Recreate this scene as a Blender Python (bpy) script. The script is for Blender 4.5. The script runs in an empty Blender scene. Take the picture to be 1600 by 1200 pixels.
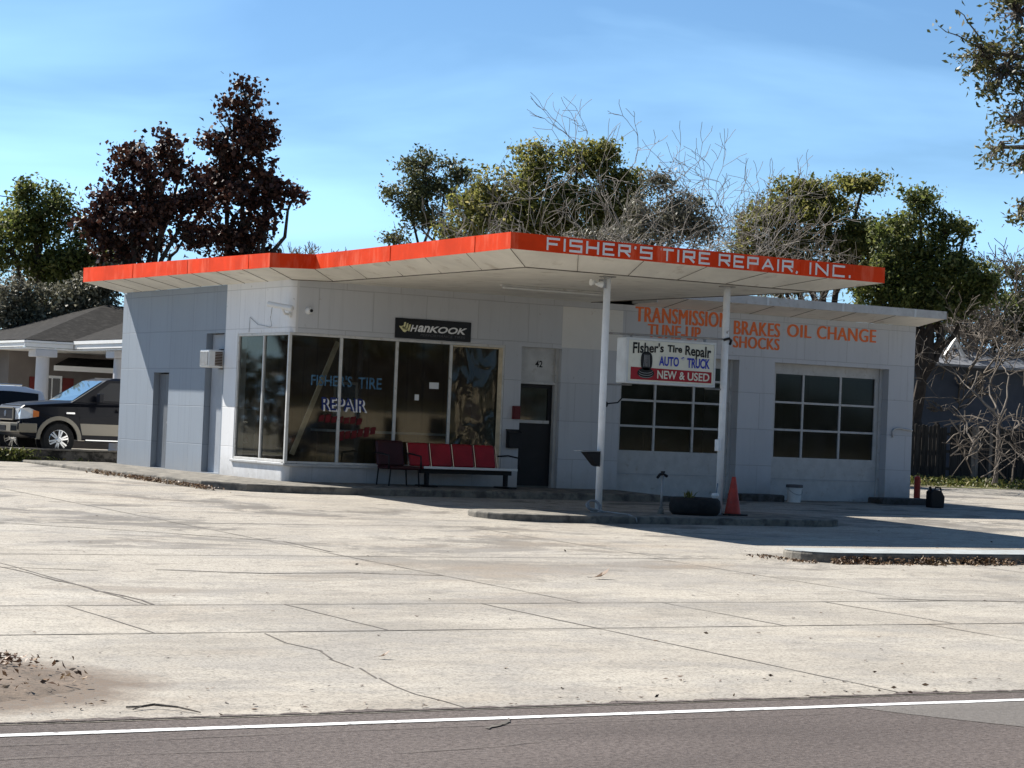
import bpy, bmesh, math, random
import numpy as np
from mathutils import Vector, Matrix
R = math.radians
rnd = random.Random(7)
SC = bpy.context.scene
COL = SC.collection

# ------------------------------------------------------------------ camera
CAM = dict(f=3566.7, roll=0.04092, pitch=0.019458, yaw=0.540095, loc=(-19.328, -40.819, 1.2072))
s_, c_ = math.sin(CAM['yaw']), math.cos(CAM['yaw'])
cp, sp = math.cos(CAM['pitch']), math.sin(CAM['pitch'])
RIGHT = Vector((c_, -s_, 0)); FWD = Vector((s_*cp, c_*cp, sp)); UP = RIGHT.cross(FWD)
cr, sr = math.cos(CAM['roll']), math.sin(CAM['roll'])
CR = RIGHT*cr + UP*sr      # camera right with roll
CU = UP*cr - RIGHT*sr
cam = bpy.data.cameras.new('camera')
camo = bpy.data.objects.new('camera', cam); COL.objects.link(camo)
Rm = Matrix((CR, CU, -FWD)).transposed().to_4x4()
Rm = Matrix(((CR.x, CU.x, -FWD.x, 0), (CR.y, CU.y, -FWD.y, 0), (CR.z, CU.z, -FWD.z, 0), (0, 0, 0, 1)))
# the photograph leans about 2.3 degrees
roll_sign = 1
camo.matrix_world = Matrix.Translation(CAM['loc']) @ Rm
cam.sensor_width = 36; cam.lens = CAM['f']/1600*36
cam.clip_start = .1; cam.clip_end = 2000
SC.camera = camo
O = Vector(CAM['loc'])
def at(px, py, dep):
    """a point of the place lying dep metres ahead, on the line of a photo pixel"""
    return O + FWD*dep + CR*((px-800)*dep/CAM['f']) - CU*((py-600)*dep/CAM['f'])

# ------------------------------------------------------------------ light
SUN = Vector((-.87, 2.3, 2.4)).normalized()
el = math.asin(SUN.z); az = math.atan2(SUN.x, SUN.y)
w = bpy.data.worlds.new('World'); SC.world = w; w.use_nodes = True
nt = w.node_tree; N = nt.nodes; L = nt.links
bg = N['Background']; bg.inputs[1].default_value = .050
sky = N.new('ShaderNodeTexSky'); sky.sky_type = 'NISHITA'; sky.sun_disc = False
sky.sun_elevation = el; sky.sun_rotation = az
sky.air_density = 1.0; sky.dust_density = .2; sky.ozone_density = 2.2
tc = N.new('ShaderNodeTexCoord'); mp = N.new('ShaderNodeMapping')
mp.inputs['Scale'].default_value = (1.3, 1.0, 5.5); mp.inputs['Rotation'].default_value = (0.12, .25, .6)
L.new(tc.outputs['Generated'], mp.inputs[0])
nz = N.new('ShaderNodeTexNoise'); nz.inputs['Scale'].default_value = 3.2; nz.inputs['Detail'].default_value = 5; nz.inputs['Roughness'].default_value = .5
nz.inputs['Distortion'].default_value = .4
L.new(mp.outputs[0], nz.inputs['Vector'])
rp = N.new('ShaderNodeValToRGB'); rp.color_ramp.elements[0].position = .40; rp.color_ramp.elements[0].color = (.10, .10, .10, 1)
rp.color_ramp.elements[1].position = .66; rp.color_ramp.elements[1].color = (.8, .8, .8, 1)
L.new(nz.outputs[0], rp.inputs[0])
bw = N.new('ShaderNodeRGBToBW'); L.new(sky.outputs[0], bw.inputs[0])
cl = N.new('ShaderNodeMix'); cl.data_type = 'RGBA'; cl.blend_type = 'MULTIPLY'; cl.inputs[0].default_value = 1
L.new(bw.outputs[0], cl.inputs[6]); cl.inputs[7].default_value = (1.30, 1.72, 2.1, 1)
mx = N.new('ShaderNodeMix'); mx.data_type = 'RGBA'
L.new(rp.outputs[0], mx.inputs[0]); L.new(sky.outputs[0], mx.inputs[6]); L.new(cl.outputs[2], mx.inputs[7])
tn_ = N.new('ShaderNodeMix'); tn_.data_type = 'RGBA'; tn_.blend_type = 'MULTIPLY'; tn_.inputs[0].default_value = 1
L.new(mx.outputs[2], tn_.inputs[6]); tn_.inputs[7].default_value = (.72, .98, 1.25, 1)
# added dimming of the sky away from the sun, keeps the front wall dark
dt = N.new('ShaderNodeVectorMath'); dt.operation = 'DOT_PRODUCT'; L.new(tc.outputs['Generated'], dt.inputs[0]); dt.inputs[1].default_value = SUN
mr = N.new('ShaderNodeMapRange'); mr.interpolation_type = 'SMOOTHSTEP'; L.new(dt.outputs['Value'], mr.inputs[0])
mr.inputs[1].default_value = -.35; mr.inputs[2].default_value = .34; mr.inputs[3].default_value = .46; mr.inputs[4].default_value = 1.0
fs_ = N.new('ShaderNodeMix'); fs_.data_type = 'RGBA'; fs_.blend_type = 'MULTIPLY'; fs_.inputs[0].default_value = 1
L.new(tn_.outputs[2], fs_.inputs[6]); L.new(mr.outputs[0], fs_.inputs[7]); L.new(fs_.outputs[2], bg.inputs[0])
sl = bpy.data.lights.new('sun', 'SUN'); sl.energy = 5.0; sl.angle = R(.5); sl.color = (1, .95, .87)
so = bpy.data.objects.new('sun', sl); COL.objects.link(so); so.location = (-20, 40, 40)
so.rotation_euler = SUN.to_track_quat('Z', 'Y').to_euler()
SC.view_settings.view_transform = 'Standard'; SC.view_settings.look = 'None'
SC.view_settings.exposure = .95; SC.view_settings.gamma = 1
SC.cycles.max_bounces = 8; SC.cycles.transparent_max_bounces = 16

# ------------------------------------------------------------------ materials
def nodes(name):
    m = bpy.data.materials.new(name); m.use_nodes = True
    return m, m.node_tree.nodes, m.node_tree.links, m.node_tree.nodes['Principled BSDF']
def coord(N, L, scale=(1, 1, 1), rot=(0, 0, 0)):
    t = N.new('ShaderNodeTexCoord'); p = N.new('ShaderNodeMapping')
    p.inputs['Scale'].default_value = scale; p.inputs['Rotation'].default_value = rot
    L.new(t.outputs['Object'], p.inputs[0]); return p.outputs[0]
def noise(N, L, vec, scale, detail=4, rough=.55, dist=0):
    n = N.new('ShaderNodeTexNoise'); n.inputs['Scale'].default_value = scale; n.inputs['Detail'].default_value = detail
    n.inputs['Roughness'].default_value = rough; n.inputs['Distortion'].default_value = dist
    L.new(vec, n.inputs['Vector']); return n.outputs[0]
def ramp(N, L, fac, stops):
    r = N.new('ShaderNodeValToRGB'); e = r.color_ramp.elements
    while len(e) < len(stops): e.new(.5)
    for i, (p, c) in enumerate(stops):
        e[i].position = p; e[i].color = (c, c, c, 1) if isinstance(c, (int, float)) else (*c, 1)
    L.new(fac, r.inputs[0]); return r.outputs[0]
def mix(N, L, fac, a, b, mode='MIX'):
    m = N.new('ShaderNodeMix'); m.data_type = 'RGBA'; m.blend_type = mode
    for s, v in ((0, fac), (6, a), (7, b)):
        if isinstance(v, (int, float)): m.inputs[s].default_value = v if s == 0 else (v, v, v, 1)
        elif isinstance(v, (tuple, list)): m.inputs[s].default_value = (*v, 1)
        else: L.new(v, m.inputs[s])
    return m.outputs[2]
def math_(N, L, op, a, b=None, c=None):
    m = N.new('ShaderNodeMath'); m.operation = op
    for i, v in enumerate((a, b, c)):
        if v is None: continue
        if isinstance(v, (int, float)): m.inputs[i].default_value = v
        else: L.new(v, m.inputs[i])
    return m.outputs[0]
def bump(N, L, h, B, strength=.3, dist=.02):
    b = N.new('ShaderNodeBump'); b.inputs['Strength'].default_value = strength; b.inputs['Distance'].default_value = dist
    L.new(h, b.inputs['Height']); L.new(b.outputs[0], B.inputs['Normal'])
def pm(name, col, rough=.6, var=.18, scale=3., bscale=30., bst=.15, metal=0., spec=.3, coat=0, stain=None, stain_at=(.58, .7), stscale=4, svec=(1, 1, 1)):
    m, N, L, B = nodes(name)
    v = coord(N, L); n = noise(N, L, v, scale, 6, .6)
    lo = tuple(x*(1-var) for x in col); hi = tuple(min(1, x*(1+var)) for x in col)
    c = ramp(N, L, n, [(.3, lo), (.7, hi)])
    if stain:
        v2 = coord(N, L, svec); f = ramp(N, L, noise(N, L, v2, stscale, 8, .65), [(stain_at[0], 0.), (stain_at[1], 1.)])
        c = mix(N, L, f, c, stain)
    L.new(c, B.inputs['Base Color'])
    B.inputs['Roughness'].default_value = rough; B.inputs['Metallic'].default_value = metal
    B.inputs['Specular IOR Level'].default_value = spec; B.inputs['Coat Weight'].default_value = coat
    if bst: bump(N, L, noise(N, L, v, bscale, 3), B, bst, .01)
    return m
def panel_wall(name, col, axis, var=.06, mortar=.72, row=.808, wid=1.22, dz=.0, du=0., dirt=(.33, .32, .30)):
    """painted panel wall: fine seams in rows, faint dirt"""
    m, N, L, B = nodes(name)
    t = N.new('ShaderNodeTexCoord'); sx = N.new('ShaderNodeSeparateXYZ'); L.new(t.outputs['Object'], sx.inputs[0])
    cb = N.new('ShaderNodeCombineXYZ')
    wob = noise(N, L, coord(N, L), 2.5, 2)
    zz = math_(N, L, 'MULTIPLY_ADD', wob, .012, sx.outputs[2])
    L.new(math_(N, L, 'ADD', sx.outputs[axis], 40*wid+du), cb.inputs[0]); L.new(math_(N, L, 'ADD', zz, 10*row+dz), cb.inputs[1])
    b = N.new('ShaderNodeTexBrick'); b.offset = 0 if axis == 1 else .5
    b.inputs['Scale'].default_value = 1; b.inputs['Mortar Size'].default_value = .009; b.inputs['Mortar Smooth'].default_value = .4
    b.inputs['Brick Width'].default_value = wid; b.inputs['Row Height'].default_value = row
    b.inputs['Color1'].default_value = (*col, 1); b.inputs['Color2'].default_value = (*[x*(1-var) for x in col], 1)
    b.inputs['Mortar'].default_value = (*[x*mortar for x in col], 1)
    L.new(cb.outputs[0], b.inputs['Vector'])
    f = ramp(N, L, noise(N, L, coord(N, L, (1, 1, .35)), 1.6, 7, .65), [(.45, 0.), (.8, .38)])
    c = mix(N, L, f, b.outputs[0], tuple(x*.78 for x in col))
    # splash dirt along the foot of the wall and odd scuffs
    low = ramp(N, L, math_(N, L, 'MULTIPLY_ADD', noise(N, L, coord(N, L), 5, 6, .7), .8, sx.outputs[2]), [(.1, .85), (.85, 0.)])
    c = mix(N, L, low, c, dirt)
    sc = ramp(N, L, noise(N, L, coord(N, L, (1, 1, 1)), 7, 5, .7), [(.64, 0.), (.70, .6)])
    c = mix(N, L, sc, c, dirt)
    vs_ = ramp(N, L, noise(N, L, coord(N, L, (5, 5, .22)), 1.5, 6, .65), [(.54, 0.), (.70, .4)])
    c = mix(N, L, vs_, c, tuple(x*.66 for x in col))
    rs = ramp(N, L, noise(N, L, coord(N, L, (7, 7, .5)), 1.1, 5, .7), [(.68, 0.), (.76, .5)])
    c = mix(N, L, rs, c, (.26, .19, .13))
    L.new(c, B.inputs['Base Color']); B.inputs['Roughness'].default_value = .6
    h = math_(N, L, 'MULTIPLY_ADD', b.outputs['Fac'], -1., math_(N, L, 'MULTIPLY', noise(N, L, coord(N, L), 60, 3), .15))
    bump(N, L, h, B, .5, .008)
    return m
def glass(name, tint=(.75, .8, .8), refl=1.2, wavy=0., rough=.03):
    m = bpy.data.materials.new(name); m.use_nodes = True; N = m.node_tree.nodes; L = m.node_tree.links
    N.remove(N['Principled BSDF']); out = N['Material Output']
    tr = N.new('ShaderNodeBsdfTransparent'); tr.inputs[0].default_value = (*tint, 1)
    gl = N.new('ShaderNodeBsdfGlossy'); gl.inputs['Roughness'].default_value = rough
    fr = N.new('ShaderNodeFresnel'); fr.inputs[0].default_value = 1.5
    f = math_(N, L, 'MULTIPLY', fr.outputs[0], refl); f = math_(N, L, 'MINIMUM', f, 1.)
    if wavy:
        b = N.new('ShaderNodeBump'); b.inputs['Strength'].default_value = 1; b.inputs['Distance'].default_value = wavy
        L.new(noise(N, L, coord(N, L, (1.6, 1, .8)), 2.2, 2, .4, .6), b.inputs['Height']); L.new(b.outputs[0], gl.inputs['Normal'])
    else:
        b = N.new('ShaderNodeBump'); b.inputs['Strength'].default_value = 1; b.inputs['Distance'].default_value = .0015
        L.new(noise(N, L, coord(N, L), .7, 1), b.inputs['Height']); L.new(b.outputs[0], gl.inputs['Normal'])
    ms = N.new('ShaderNodeMixShader'); L.new(f, ms.inputs[0]); L.new(tr.outputs[0], ms.inputs[1]); L.new(gl.outputs[0], ms.inputs[2])
    # a little dust on the pane
    df = N.new('ShaderNodeBsdfDiffuse'); df.inputs[0].default_value = (.5, .48, .44, 1)
    m2 = N.new('ShaderNodeMixShader')
    L.new(ramp(N, L, noise(N, L, coord(N, L), 3, 6, .7), [(.4, .0), (.8, .06)]), m2.inputs[0])
    L.new(ms.outputs[0], m2.inputs[1]); L.new(df.outputs[0], m2.inputs[2]); L.new(m2.outputs[0], out.inputs[0])
    return m
def leaf_mat(name, stops, trans=.3, rough=.55):
    m, N, L, B = nodes(name)
    g = N.new('ShaderNodeNewGeometry')
    c = ramp(N, L, g.outputs['Random Per Island'], stops)
    n = noise(N, L, coord(N, L), .55, 2)
    c = mix(N, L, ramp(N, L, n, [(.35, 0.), (.65, .5)]), c, mix(N, L, 1., c, (.75, .85, .6), 'MULTIPLY'))
    L.new(c, B.inputs['Base Color']); B.inputs['Roughness'].default_value = rough; B.inputs['Specular IOR Level'].default_value = .35
    t = N.new('ShaderNodeBsdfTranslucent'); L.new(c, t.inputs[0])
    ms = N.new('ShaderNodeMixShader'); ms.inputs[0].default_value = trans
    L.new(B.outputs[0], ms.inputs[1]); L.new(t.outputs[0], ms.inputs[2]); L.new(ms.outputs[0], N['Material Output'].inputs[0])
    return m

def lot_material():
    m, N, L, B = nodes('weathered_concrete')
    v = coord(N, L)
    t = N.new('ShaderNodeTexCoord'); sx = N.new('ShaderNodeSeparateXYZ'); L.new(t.outputs['Object'], sx.inputs[0])
    big = noise(N, L, v, .28, 5, .6)
    c = ramp(N, L, big, [(.3, (.31, .282, .24)), (.5, (.39, .352, .295)), (.72, (.43, .397, .342))])
    # streaks worn along the drive
    st = noise(N, L, coord(N, L, (.35, 1.3, 1), (0, 0, R(-4))), 1.4, 8, .68)
    c = mix(N, L, ramp(N, L, st, [(.50, 0.), (.64, .4)]), c, (.19, .167, .14))
    # pale bleached patches
    pl = noise(N, L, coord(N, L, (.6, 1, 1)), .75, 6, .6)
    c = mix(N, L, ramp(N, L, pl, [(.5, 0.), (.72, .6)]), c, (.50, .455, .38))
    # oily dark stains, more of them near the pumps
    ny = math_(N, L, 'MULTIPLY_ADD', sx.outputs[1], 1/17., 1.55)   # 0 at y=-18, 1 near the building
    ny = math_(N, L, 'MINIMUM', math_(N, L, 'MAXIMUM', ny, .0), 1.)
    oil = noise(N, L, coord(N, L, (.42, .62, 1), (0, 0, R(3))), .8, 10, .72, .6)
    oil = ramp(N, L, oil, [(.52, 0.), (.565, .75)])
    c = mix(N, L, math_(N, L, 'MULTIPLY', oil, ny), c, (.075, .068, .062))
    oil2 = ramp(N, L, noise(N, L, coord(N, L, (.7, 1, 1)), 2.6, 8, .75), [(.57, 0.), (.62, .7)])
    c = mix(N, L, math_(N, L, 'MULTIPLY', oil2, math_(N, L, 'MULTIPLY_ADD', ny, .8, .15)), c, (.105, .093, .082))
    rust = ramp(N, L, noise(N, L, coord(N, L, (.5, 1, 1)), .5, 4), [(.56, 0.), (.75, .45)])
    c = mix(N, L, rust, c, (.29, .215, .145))
    # grey damp mottling and a worn band of tyre grime
    mo = noise(N, L, coord(N, L, (.8, 1, 1)), .95, 7, .7, .3)
    c = mix(N, L, ramp(N, L, mo, [(.48, 0.), (.60, .5)]), c, (.275, .258, .236))
    # sandy wash spreading over the slab at the left
    px_ = math_(N, L, 'MULTIPLY', math_(N, L, 'ADD', sx.outputs[0], 14.95), .56); py_ = math_(N, L, 'MULTIPLY', math_(N, L, 'ADD', sx.outputs[1], 25.6), .70)
    dd = math_(N, L, 'SQRT', math_(N, L, 'ADD', math_(N, L, 'MULTIPLY', px_, px_), math_(N, L, 'MULTIPLY', py_, py_)))
    dd = math_(N, L, 'MULTIPLY_ADD', noise(N, L, v, 2.2, 7, .7), .55, dd)
    dd = math_(N, L, 'MULTIPLY', dd, .5)
    c = mix(N, L, ramp(N, L, dd, [(.56, 1.), (.69, 0.)]), c, (.155, .116, .085))
    # fine speckle
    sp_ = noise(N, L, v, 38, 4, .7)
    c = mix(N, L, ramp(N, L, sp_, [(.36, .75), (.52, 0.)]), c, (.12, .108, .092))
    sp2 = noise(N, L, v, 9, 6, .75)
    c = mix(N, L, ramp(N, L, sp2, [(.52, 0.), (.66, .55)]), c, (.16, .148, .13))
    L.new(c, B.inputs['Base Color']); B.inputs['Roughness'].default_value = .85; B.inputs['Specular IOR Level'].default_value = .25
    bump(N, L, math_(N, L, 'ADD', noise(N, L, v, 60, 4), math_(N, L, 'MULTIPLY', sp2, .8)), B, .35, .01)
    return m
def asphalt_material(name='asphalt', a=(.064, .051, .046), b=(.162, .135, .122)):
    m, N, L, B = nodes(name)
    v = coord(N, L)
    vo = N.new('ShaderNodeTexVoronoi'); vo.inputs['Scale'].default_value = 55; L.new(v, vo.inputs['Vector'])
    c = ramp(N, L, noise(N, L, v, 24, 6, .85), [(.41, a), (.59, b)])
    c = mix(N, L, ramp(N, L, noise(N, L, coord(N, L, (.25, 1, 1)), .9, 5), [(.4, 0.), (.75, .5)]), c, tuple(x*.62 for x in a))
    c = mix(N, L, ramp(N, L, vo.outputs['Distance'], [(.0, .5), (.28, 0.)]), c, (.20, .18, .165))
    L.new(c, B.inputs['Base Color']); B.inputs['Roughness'].default_value = .9; B.inputs['Specular IOR Level'].default_value = .2
    bump(N, L, noise(N, L, v, 55, 4, .7), B, .8, .012)
    return m

M = {}
M['lot'] = lot_material(); M['asphalt'] = asphalt_material()
M['asphalt_pale'] = asphalt_material('pale_asphalt', (.12, .108, .098), (.20, .182, .165))
M['line'] = pm('road_paint', (.78, .78, .76), .6, .08, 9, 80, .3, stain=(.22, .2, .19), stain_at=(.54, .66), stscale=11)
M['joint'] = pm('joint_dirt', (.13, .115, .10), .9, .4, 6)
M['crack'] = pm('crack_dirt', (.12, .105, .09), .9, .4, 6)
M['earth'] = pm('dry_earth', (.20, .17, .12), .95, .35, .8, 20, .4, stain=(.13, .14, .05), stain_at=(.48, .6), stscale=.6)
M['sand'] = pm('sandy_dirt', (.165, .126, .095), .95, .3, 2.5, 26, 1., stain=(.10, .08, .062), stain_at=(.50, .64), stscale=9)
M['kerb'] = pm('old_kerb', (.20, .183, .155), .9, .35, 3, 30, .6, stain=(.09, .085, .075), stain_at=(.46, .62), stscale=3.5)
M['wall_block'] = pm('stained_block', (.105, .096, .085), .9, .4, 3, 20, .8, stain=(.018, .017, .015), stain_at=(.46, .56), stscale=2.6)
M['kerb_white'] = pm('painted_kerb', (.33, .35, .345), .7, .14, 3, 30, .5, stain=(.24, .22, .19), stain_at=(.55, .68), stscale=5)
M['kerb_dark'] = pm('sooty_kerb', (.09, .088, .085), .9, .4, 3, 30, .5, stain=(.05, .045, .04), stain_at=(.45, .6), stscale=5)
M['wall_front_shaded'] = panel_wall('shaded_panel_front', (.54, .555, .58), 0, dz=.2)  # same white paint as the side wall, front's shade put into the colour
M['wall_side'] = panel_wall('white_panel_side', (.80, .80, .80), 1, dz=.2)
M['wall_grey'] = panel_wall('grey_panel_side', (.265, .305, .355), 1, dz=.2, dirt=(.28, .29, .30))
M['patch'] = pm('fresh_white_paint', (.70, .69, .66), .55, .04, 1.5, 40, .1, stain=(.5, .47, .42), stain_at=(.6, .75), stscale=6)
M['trim'] = pm('white_trim', (.50, .50, .49), .45, .12, 4, 40, .1, stain=(.36, .33, .29), stain_at=(.58, .74), stscale=6)
M['alu'] = pm('window_frame_metal', (.60, .59, .56), .4, .12, 5, 40, .05, stain=(.33, .30, .26), stain_at=(.58, .72), stscale=8)
M['door_grey'] = pm('grey_door_paint', (.145, .158, .175), .55, .12, 3, svec=(8, 8, .4), stain=(.09, .1, .11), stain_at=(.5, .7), stscale=3)
M['door_pale'] = pm('pale_door_paint', (.36, .385, .42), .5, .1, 2)
M['black'] = pm('black_paint', (.008, .008, .010), .5, .3, 4, 40, .1)
M['rubber'] = pm('black_rubber', (.018, .018, .018), .8, .3, 8, 50, .3)
M['orange'] = pm('orange_fascia', (.74, .052, .008), .6, .2, 1.2, 6, .3, spec=.12, stain=(.86, .15, .075), stain_at=(.52, .70), stscale=1.6, svec=(2.2, 2.2, .5))
M['soffit'] = pm('soffit_paint', (.78, .75, .67), .6, .12, 1.3, 20, .1, stain=(.46, .41, .33), stain_at=(.57, .74), stscale=2)
M['seam'] = pm('soffit_seam', (.13, .115, .095), .8, .3, 6)
M['roofing'] = pm('roof_felt', (.22, .21, .20), .9, .3, 3, 30, .4)
M['ltr_white'] = pm('white_lettering', (.80, .80, .80), .5, .05, 5, bst=0)
M['ltr_orange'] = pm('orange_lettering', (.78, .17, .045), .55, .12, 5, bst=0)
M['ltr_black'] = pm('black_lettering', (.012, .012, .012), .5, .1, 5, bst=0)
M['ltr_blue'] = pm('blue_lettering', (.025, .045, .40), .5, .1, 5, bst=0)
M['ltr_faded'] = pm('faded_blue_lettering', (.065, .15, .24), .6, .35, 14, bst=0)
M['ltr_navy'] = pm('navy_lettering', (.02, .035, .15), .5, .2, 5, bst=0)
M['ltr_red'] = pm('faded_red_lettering', (.115, .006, .008), .6, .3, 9, bst=0)
M['sign_face'] = pm('sign_face_cream', (.72, .71, .60), .4, .06, 3, bst=0, stain=(.6, .58, .48), stain_at=(.55, .75))
M['sign_case'] = pm('sign_case_metal', (.62, .64, .64), .4, .1, 4)
M['sign_red'] = pm('sign_red_band', (.34, .012, .022), .45, .1, 4, bst=0)
M['sign_black'] = pm('sign_black', (.006, .006, .008), .3, .1, 4, bst=0)
M['logo_yellow'] = pm('logo_yellow', (.70, .66, .36), .5, .1, 4, bst=0)
M['logo_grey'] = pm('logo_grey', (.10, .10, .11), .5, .1, 4, bst=0)
M['pole'] = pm('chipped_white_pole', (.88, .89, .89), .5, .08, 4, 40, .2, stain=(.16, .10, .065), stain_at=(.66, .69), stscale=5, svec=(1, 1, .6))
M['glass'] = glass('shop_glass', (.62, .64, .62), 1.05)
M['glass_dark'] = glass('garage_glass', (.42, .45, .46), .85, 0., .07)
M['glass_wavy'] = glass('wavy_plastic_sheet', (.72, .66, .55), 1.15, .02, .06)
M['panelling'] = pm('wood_panelling', (.19, .125, .06), .5, .2, 2, svec=(7, 7, .2), stain=(.11, .07, .035), stain_at=(.52, .66), stscale=1.6)
M['inside'] = pm('dim_plaster', (.32, .30, .27), .8)
M['garage_inside'] = pm('sooty_block', (.10, .10, .10), .9)
M['floor_in'] = pm('vinyl_floor', (.16, .15, .13), .4)
M['plank'] = pm('bare_timber', (.60, .50, .34), .7, .2, 6, svec=(1, 1, 8))
M['red_vinyl'] = pm('red_vinyl', (.33, .012, .022), .35, .25, 3, 30, .25)
M['dark_vinyl'] = pm('dark_maroon_vinyl', (.035, .006, .009), .4, .25, 3, 30, .2)
M['cone'] = pm('cone_plastic', (.46, .055, .035), .5, .2, 5, stain=(.35, .08, .06), stain_at=(.55, .7), stscale=8)
M['plastic_white'] = pm('white_plastic', (.72, .73, .72), .4, .06, 4)
M['grey_metal'] = pm('grey_metal', (.30, .30, .30), .45, .2, 6, metal=.4, stain=(.16, .10, .06), stain_at=(.6, .7), stscale=9)
M['chrome'] = pm('bright_metal', (.75, .75, .74), .16, .05, 4, metal=1., bst=0)
M['red_box_bright'] = pm('bollard_red', (.34, .03, .02), .5, .2, 5)
M['red_box'] = pm('dark_red_paint', (.12, .012, .016), .5)
M['brown_vent'] = pm('brown_grille', (.10, .055, .03), .6)
M['shingle'] = pm('dark_shingles', (.017, .016, .0155), .9, .35, 5, 9, .7, spec=.1, stain=(.034, .032, .03), stain_at=(.5, .62), stscale=6)
M['house_wall'] = pm('brown_stucco', (.155, .135, .12), .9, .12, 2)
M['house_trim'] = pm('house_white_trim', (.78, .78, .76), .5, .05, 2)
M['house_col'] = pm('house_column_paint', (.55, .55, .56), .7, .08, 2)
M['shutter'] = pm('red_shutter', (.13, .014, .012), .6)
M['car_black'] = pm('black_car_paint', (.005, .006, .010), .32, .15, 1, bst=0, spec=.14, coat=.10)
M['car_white'] = pm('white_car_paint', (.52, .60, .72), .25, .05, 1, bst=0, coat=1)
M['car_tan'] = pm('tan_car_paint', (.24, .215, .165), .35, .06, 1, bst=0, coat=.6)
M['car_glass'] = pm('dark_car_glass', (.008, .010, .014), .12, .1, 1, bst=0, spec=.3)
M['windscreen'] = pm('windscreen_glass', (.035, .07, .09), .04, .1, 1, bst=0, spec=1., coat=1)
M['lamp_clear'] = pm('clear_lamp_lens', (.62, .65, .68), .1, .1, 12, bst=0, spec=.9, coat=1)
M['lamp_amber'] = pm('amber_lens', (.60, .18, .04), .2, .1, 5, bst=0)
M['fence'] = pm('weathered_fence', (.05, .043, .037), .9, .35, 2, svec=(6, 6, .5), stain=(.018, .016, .014), stain_at=(.45, .62), stscale=2.5)
M['fence_pale'] = pm('paler_fence_board', (.24, .20, .165), .9, .3, 3, svec=(6, 6, .5), stain=(.12, .1, .08), stain_at=(.5, .65), stscale=3)
M['blue_wall'] = pm('dark_blue_siding', (.075, .088, .115), .7, .12, 2)
M['metal_roof'] = pm('weathered_metal_roof', (.20, .21, .23), .45, .25, 2, stain=(.12, .12, .13), stain_at=(.5, .7), stscale=3)
M['shed_white'] = pm('white_shed_siding', (.62, .66, .66), .6, .06, 3)
M['bark'] = pm('grey_bark', (.115, .098, .082), .9, .35, 5, 30, .7)
M['bark_dark'] = pm('dark_bark', (.045, .036, .03), .9, .35, 5, 30, .7)
M['bark_pale'] = pm('pale_bare_bark', (.24, .212, .182), .85, .35, 3, 20, .5)
M['bark_mid'] = pm('grey_brown_twig', (.165, .138, .112), .85, .4, 3, 20, .5)
M['soil'] = pm('soil', (.06, .05, .04), .95, .3, 9)
M['leaf_oak'] = leaf_mat('oak_leaf', [(.0, (.06, .07, .018)), (.4, (.17, .172, .045)), (.8, (.28, .262, .078)), (1., (.38, .33, .14))], .55)
M['leaf_left'] = leaf_mat('broad_leaf', [(.0, (.04, .055, .018)), (.5, (.11, .135, .036)), (.85, (.21, .225, .065)), (1., (.30, .29, .14))], .5)
M['leaf_brown'] = leaf_mat('dead_leaf', [(.0, (.022, .009, .007)), (.5, (.060, .022, .016)), (.85, (.105, .042, .030)), (1., (.16, .085, .065))], .22)
M['leaf_grey'] = leaf_mat('grey_bramble', [(.0, (.05, .048, .034)), (.5, (.135, .127, .092)), (.85, (.25, .232, .18)), (1., (.38, .35, .27))], .25)
M['leaf_pale'] = leaf_mat('pale_leaf', [(.0, (.045, .052, .022)), (.5, (.105, .112, .048)), (1., (.19, .185, .105))], .4)
M['leaf_near'] = leaf_mat('live_oak_leaf', [(.0, (.03, .038, .014)), (.5, (.09, .096, .034)), (.8, (.15, .135, .05)), (1., (.26, .24, .17))], .4, .45)
M['leaf_litter'] = leaf_mat('litter_leaf', [(.0, (.055, .030, .018)), (.5, (.15, .085, .05)), (.85, (.26, .16, .095)), (1., (.40, .30, .20))], .1)
M['leaf_litter2'] = leaf_mat('dark_litter_leaf', [(.0, (.035, .022, .016)), (.6, (.10, .06, .04)), (1., (.22, .14, .09))], .1)
M['leaf_grass'] = leaf_mat('weed_leaf', [(.0, (.06, .075, .018)), (.6, (.13, .145, .035)), (1., (.24, .20, .09))], .3)
M['leaf_far'] = leaf_mat('far_leaf', [(.0, (.02, .026, .010)), (.6, (.05, .056, .02)), (1., (.10, .095, .04))], .3)

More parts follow.
